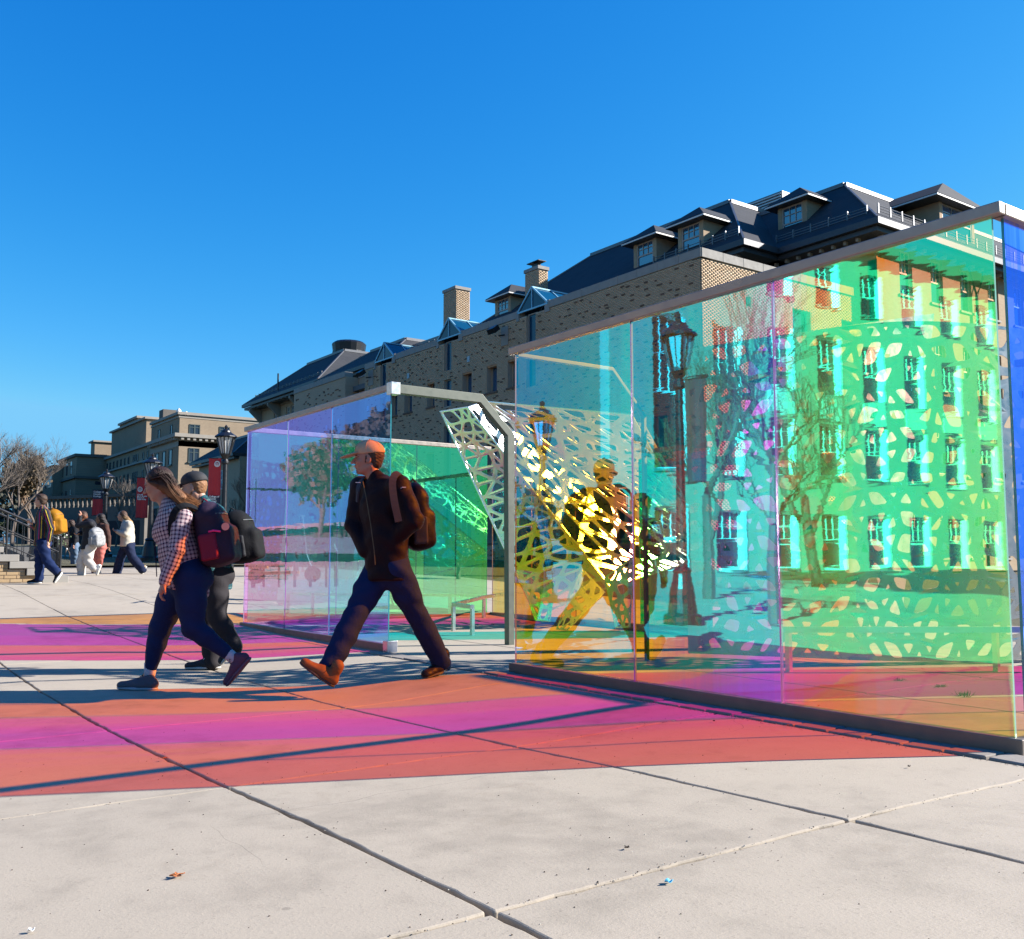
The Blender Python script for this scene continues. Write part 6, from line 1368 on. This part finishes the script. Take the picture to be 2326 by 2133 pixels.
P, fr = mk_body(man2, j, M_skin2, .95, -CR-UP*.15, UP-CR*.12, 1., .012, .005, ((j['wL'], Vector((0, 0, -1))-CR*.4, CR, .95, .7, 1), (j['wR'], Vector((0, 0, -1)), CR, .95, .6, -1)))
legs(man2, j, M_charc, (.108, .080, .070), h=.010, noise=.0035, hipr=.14)
torso(man2, j, plaid('teal_checked_flannel', (.015, .085, .11), (.006, .022, .03), (.16, .24, .20), .06, .45), .165, .16, .17, (.075, .062, .05), .12, .010, 'checked_shirt', .88, .004, .066, seed=4, shoulder=.068)
hgin = hairmat('ginger_hair', (.16, .07, .03), (.30, .15, .07))
H = SDF(); H.ell(P(-.035, 0, .02), (.084, .082, .08), .01, fr); H.ell(P(-.055, 0, -.03), (.045, .065, .045), .02, fr); sdf_obj('hair', H, hgin, man2, .006, .002, 80)
H = SDF(); H.ell(P(.055, 0, -.09), (.036, .040, .034), .02, fr); H.cap(P(.0, .056, -.05), P(.05, .034, -.09), .018, .02, .02); H.cap(P(.0, -.056, -.05), P(.05, -.034, -.09), .018, .02, .02); H.ell(P(.090, 0, -.045), (.01, .024, .006), .005, fr); sdf_obj('beard', H, hgin, man2, .005, .0025, 110)
cap_hat(man2, P, fr, 1.03, simple('black_cotton', (.014, .014, .016), .8, bump=.4, bscale=200))
for hd, td, up_, nm in (((502, 1519, D+.08), (417, 1521, D+.08), UP, 0), ((545, 1458, D-.05), (505, 1512, D-.05), (-CR*.8+UP*.6), 1)):
    shoe(man2, A(*hd), A(*td), up_, (simple('black_canvas', (.015, .015, .017), .8, bscale=200), M_sole, M_white), name='shoe', h=.0065)
MB().tube([A(458, 1518, D-.01), A(458, 1518, D-.0)], .012, 12).build('white_logo_patch', M_white, man2) if False else None
backpack(None, A(512, 1168, D), A(530, 1282, D), CR, None, .34, .22, (M_blackcl, fabric('black_pocket_cloth', (.02, .02, .022), .6, .6)), 'black backpack worn by the man in the black cap',
    [[A(512, 1172, D-.12), A(498, 1150, D-.2), A(478, 1160, D-.25), A(478, 1200, D-.25), A(495, 1240, D-.24)]], hh=.011)
# ---- people farther off: same construction, coarser
def far_person(label, D, px, feet, pose, skinm, top, bottom, shoes, hairm, hair='short', s=1., topname='jumper', bulk=1., facing=-1, bend=0., legr=(.105, .08, .075), hands=True, group=None, hemdrop=.06):
    """pose: dict of joints in photograph pixels; depth offset in metres as third entry"""
    J = {k: A(v_[0], v_[1], D + (v_[2] if len(v_) > 2 else 0)) for k, v_ in pose.items()}; f = CR*facing
    J['front'] = f*.97-CF*.2; J.setdefault('headb', J['head'].lerp(J['neck'], .5))
    t = thing('person', (J['pelvis'].x, J['pelvis'].y, gz(J['pelvis'].x, J['pelvis'].y)), label, 'person', group)
    for sx in 'LR': J.setdefault('b'+sx, J['a'+sx]-UP*.04)
    hv = [(J['w'+sx], (J['w'+sx]-J['e'+sx]), UP if pose['w'+sx][1] < pose['e'+sx][1]+3 else f*-1, .95, .6, 1 if sx == 'L' else -1) for sx in 'LR'] if hands else []
    P, fr = mk_body(t, J, skinm, .92, f - UP*bend, UP + f*bend, 1.0, .02, .011, hv)
    legs(t, J, bottom, legr, h=.017, noise=.005, hipr=.14*bulk**.5)
    torso(t, J, top, .155*bulk, .15*bulk, .16*bulk, (.07*bulk, .058*bulk, .048), hemdrop, .016, topname, .82, .004, .064, shoulder=.066)
    H = SDF(); H.ell(P(-.028, 0, .045), (.096, .088, .088), .01, fr); H.ell(P(-.05, 0, -.02), (.06, .08, .06), .02, fr)
    if hair == 'long':
        e = J['neck'] - f*.10 - UP*.28; H.cap(P(-.06, 0, 0), J['neck']-f*.12-UP*.02, .07, .065, .04); H.cap(J['neck']-f*.12-UP*.02, e, .06, .03, .04)
    if hair == 'front': H.cap(P(0, .04, .02), P(.09, .05, -.16), .055, .03, .04); H.cap(P(-.02, 0, .04), P(.02, 0, -.2), .075, .04, .04)
    if hair == 'short': H.ell(P(.02, 0, .10), (.075, .075, .035), .02, fr)
    sdf_obj('hair', H, hairm, t, .011, .004, 40)
    for sx, (hp_, tp2, up2) in shoes.items(): shoe(t, A(*hp_), A(*tp2), up2, top_shoes.get(label, (M_blackcl, M_sole, M_white)), h=.010, laces=False)
    return t, P, fr, J
top_shoes = {}
LAB = dict(coffee='man in a striped jumper carrying a white cup past the stone steps', cream='woman with long fair ended hair in a cream jacket and wide navy trousers', whitep='woman in a dark jacket and white trousers shielding her bowed face', pink='woman with long black hair in a brown jacket and coral leggings', dark='person in black carrying a pale patterned bundle, half hidden by the jumper man', jeans='distant walker in a dark coat and faded jeans behind the white trousers')
M_str = stripes('striped_knit', [(0, (.015, .02, .03)), (.22, (.55, .38, .03)), (.30, (.015, .02, .03)), (.45, (.30, .02, .09)), (.56, (.03, .05, .09)), (.72, (.02, .06, .04)), (.85, (.12, .02, .02)), (.93, (.015, .02, .03))], .155)
D = 18.1; top_shoes[LAB['coffee']] = (M_blackcl, M_white, M_white)
t, P, fr, J = far_person(LAB['coffee'], D, 95, 1327, dict(head=(92, 1138), neck=(98, 1156), chest=(99, 1176), waist=(97, 1208), pelvis=(95, 1231), sL=(105, 1165, -.18), sR=(93, 1165, .18), eL=(116, 1198, -.2), wL=(111, 1228, -.2), eR=(84, 1201, .1), wR=(72, 1192, -.05), hL=(97, 1234, -.08), hR=(93, 1234, .08), kL=(106, 1274, -.05), kR=(90, 1272, .05), aL=(127, 1297, -.05), aR=(89, 1312, .05)),
    M_skin2, M_str, M_denim, {'L': ((142, 1302, D-.05), (125, 1326, D-.05), -CR*.8+UP*.6), 'R': ((94, 1325, D+.05), (61, 1326, D+.05), UP)}, hairmat('dark_curly', (.03, .018, .012), (.07, .04, .025)), 'short', topname='striped_jumper')
c = A(67, 1192, D-.1); cupt = thing('paper_cup', c, 'white paper cup held out by the man in the striped jumper', 'cup'); MB().tube([c-UP*.0, c+UP*.10], [.030, .040], 14).build('cup', M_white, cupt); MB().tube([c+UP*.10, c+UP*.112], [.043, .041], 14).build('lid', simple('brown_drink_lid', (.5, .46, .4), .5), cupt)
backpack(None, A(112, 1160, D), A(116, 1214, D), CR, None, .34, .22, (fabric('mustard_canvas', (.28, .12, .008), .7, .6), fabric('mustard_pocket', (.36, .15, .012), .7, .6)), 'mustard orange backpack on the man in the striped jumper', [[A(112, 1162, D-.1), A(105, 1157, D-.2), A(99, 1164, D-.25), A(100, 1180, D-.24)]], hh=.014)
D = 24.2; top_shoes[LAB['cream']] = (simple('tan_clog', (.42, .30, .18), .7), M_sole, M_white)
far_person(LAB['cream'], D, 285, 1311, dict(head=(277, 1172), neck=(284, 1186), chest=(289, 1202), waist=(290, 1222), pelvis=(289, 1236), sL=(294, 1191, -.18), sR=(284, 1191, .18), eL=(285, 1213, -.24), wL=(268, 1208, -.22), eR=(278, 1212, .2), wR=(266, 1207, .1), hL=(292, 1240, -.08), hR=(286, 1240, .08), kL=(300, 1266, -.05), kR=(273, 1270, .05), aL=(322, 1292, -.05), aR=(265, 1304, .05)),
    M_skin2, fabric('cream_sherpa', (.42, .38, .31), .9, .8), M_denimd, {'L': ((334, 1287, D-.05), (323, 1309, D-.05), -CR*.85+UP*.5), 'R': ((271, 1311, D+.05), (249, 1312, D+.05), UP)}, hairmat('ombre_hair', (.04, .022, .014), (.10, .05, .03), (P(0, 0, 0).z, .3, (.62, .38, .15, 1))), 'long', topname='cream_jacket', bulk=1.25, legr=(.11, .10, .105), hemdrop=.04)
D = 22.8; top_shoes[LAB['whitep']] = (M_white, M_sole, M_white)
far_person(LAB['whitep'], D, 195, 1314, dict(head=(188, 1174), neck=(197, 1184), chest=(204, 1200), waist=(204, 1222), pelvis=(200, 1240), sL=(205, 1190, -.18), sR=(198, 1190, .18), eL=(178, 1193, -.2), wL=(182, 1174, -.2), eR=(190, 1210, .2), wR=(180, 1212, .1), hL=(202, 1243, -.08), hR=(197, 1243, .08), kL=(200, 1276, -.05), kR=(184, 1276, .05), aL=(213, 1290, -.05), aR=(185, 1304, .05)),
    M_skin, fabric('black_puffer', (.018, .018, .022), .6, .8), fabric('white_cotton_trousers', (.46, .42, .38), .9, .7), {'L': ((231, 1284, D-.05), (222, 1308, D-.05), -CR*.85+UP*.5), 'R': ((191, 1313, D+.05), (169, 1315, D+.05), UP)}, hairmat('auburn_front_hair', (.03, .018, .014), (.06, .03, .02), (P(0, 0, 0).z, .3, (.35, .11, .04, 1))), 'front', topname='black_jacket', bulk=1.2, bend=.5, legr=(.115, .10, .09))
backpack(None, A(212, 1200, D-.12), A(214, 1243, D-.12), CR-CF*.5, None, .34, .2, (simple('zebra_print', (.22, .22, .22), .7, var=.85, nscale=18), fabric('grey_pocket', (.2, .2, .2), .7, .5)), 'black and white patterned backpack on the woman in white trousers', None, hh=.016)
D = 23.8; top_shoes[LAB['pink']] = (M_white, M_sole, M_white)
far_person(LAB['pink'], D, 225, 1284, dict(head=(227, 1178), neck=(230, 1192), chest=(232, 1205), waist=(232, 1224), pelvis=(228, 1238), sL=(240, 1197, -.15), sR=(226, 1197, .18), eL=(246, 1218, -.2), wL=(247, 1240, -.2), eR=(222, 1216, .2), wR=(222, 1234, .1), hL=(230, 1242, -.08), hR=(225, 1242, .08), kL=(228, 1266, -.05), kR=(218, 1268, .05), aL=(224, 1296, .2), aR=(213, 1300, .3)),
    M_skin3, fabric('brown_teddy', (.07, .035, .028), .9, .8), fabric('coral_leggings', (.42, .13, .11), .7, .3), {'L': ((228, 1302, D+.2), (214, 1305, D+.2), UP), 'R': ((217, 1306, D+.3), (203, 1309, D+.3), UP)}, hairmat('black_hair', (.012, .009, .008), (.03, .02, .018)), 'long', topname='brown_jacket', bulk=1.05, legr=(.10, .072, .055))
D = 27.5
far_person(LAB['dark'], D, 125, 1290, dict(head=(112, 1180), neck=(114, 1190), chest=(120, 1203), waist=(124, 1220), pelvis=(124, 1234), sL=(124, 1194, -.15), sR=(114, 1194, .18), eL=(122, 1214, -.2), wL=(130, 1222, -.2), eR=(116, 1216, .2), wR=(126, 1224, .1), hL=(127, 1238, -.08), hR=(122, 1238, .08), kL=(130, 1258, -.05), kR=(121, 1258, .05), aL=(131, 1280, 0), aR=(124, 1283, .05)),
    M_skin, M_blackcl, M_blackcl, {'L': ((135, 1285, D), (125, 1287, D), UP), 'R': ((128, 1286, D+.1), (117, 1288, D+.1), UP)}, hairmat('black_hair2', (.012, .009, .008), (.03, .02, .018)), 'short', topname='black_coat')
c = A(131, 1222, D-.4); fb_ = thing('bouquet', c, 'pale speckled bouquet carried by the person in black', 'bouquet'); m = MB(); q_ = random.Random(8)
for _ in range(60): e = c + Vector((q_.gauss(0, .12), q_.gauss(0, .12), q_.gauss(.02, .12))); m.ell(e, .025, 6, 4, q_.choice((0, 1, 1)))
m.build('flowers', [M_white, simple('leaf_green', (.08, .12, .05), .8)], fb_)
D = 30.
far_person(LAB['jeans'], D, 168, 1280, dict(head=(160, 1190), neck=(163, 1199), chest=(168, 1210), waist=(168, 1226), pelvis=(167, 1237), sL=(170, 1202, -.15), sR=(164, 1202, .18), eL=(171, 1220, -.2), wL=(168, 1236, -.2), eR=(166, 1220, .2), wR=(162, 1234, .1), hL=(169, 1240, -.08), hR=(165, 1240, .08), kL=(171, 1258, -.05), kR=(166, 1258, .05), aL=(169, 1277, 0), aR=(166, 1279, .05)),
    M_skin, fabric('dark_coat', (.015, .016, .02), .8, .6), fabric('faded_denim', (.10, .14, .20), .8, .5), {'L': ((173, 1281, D), (165, 1283, D), UP), 'R': ((170, 1282, D+.1), (161, 1284, D+.1), UP)}, hairmat('brown_hair2', (.03, .018, .012), (.06, .03, .02)), 'long', topname='dark_coat')
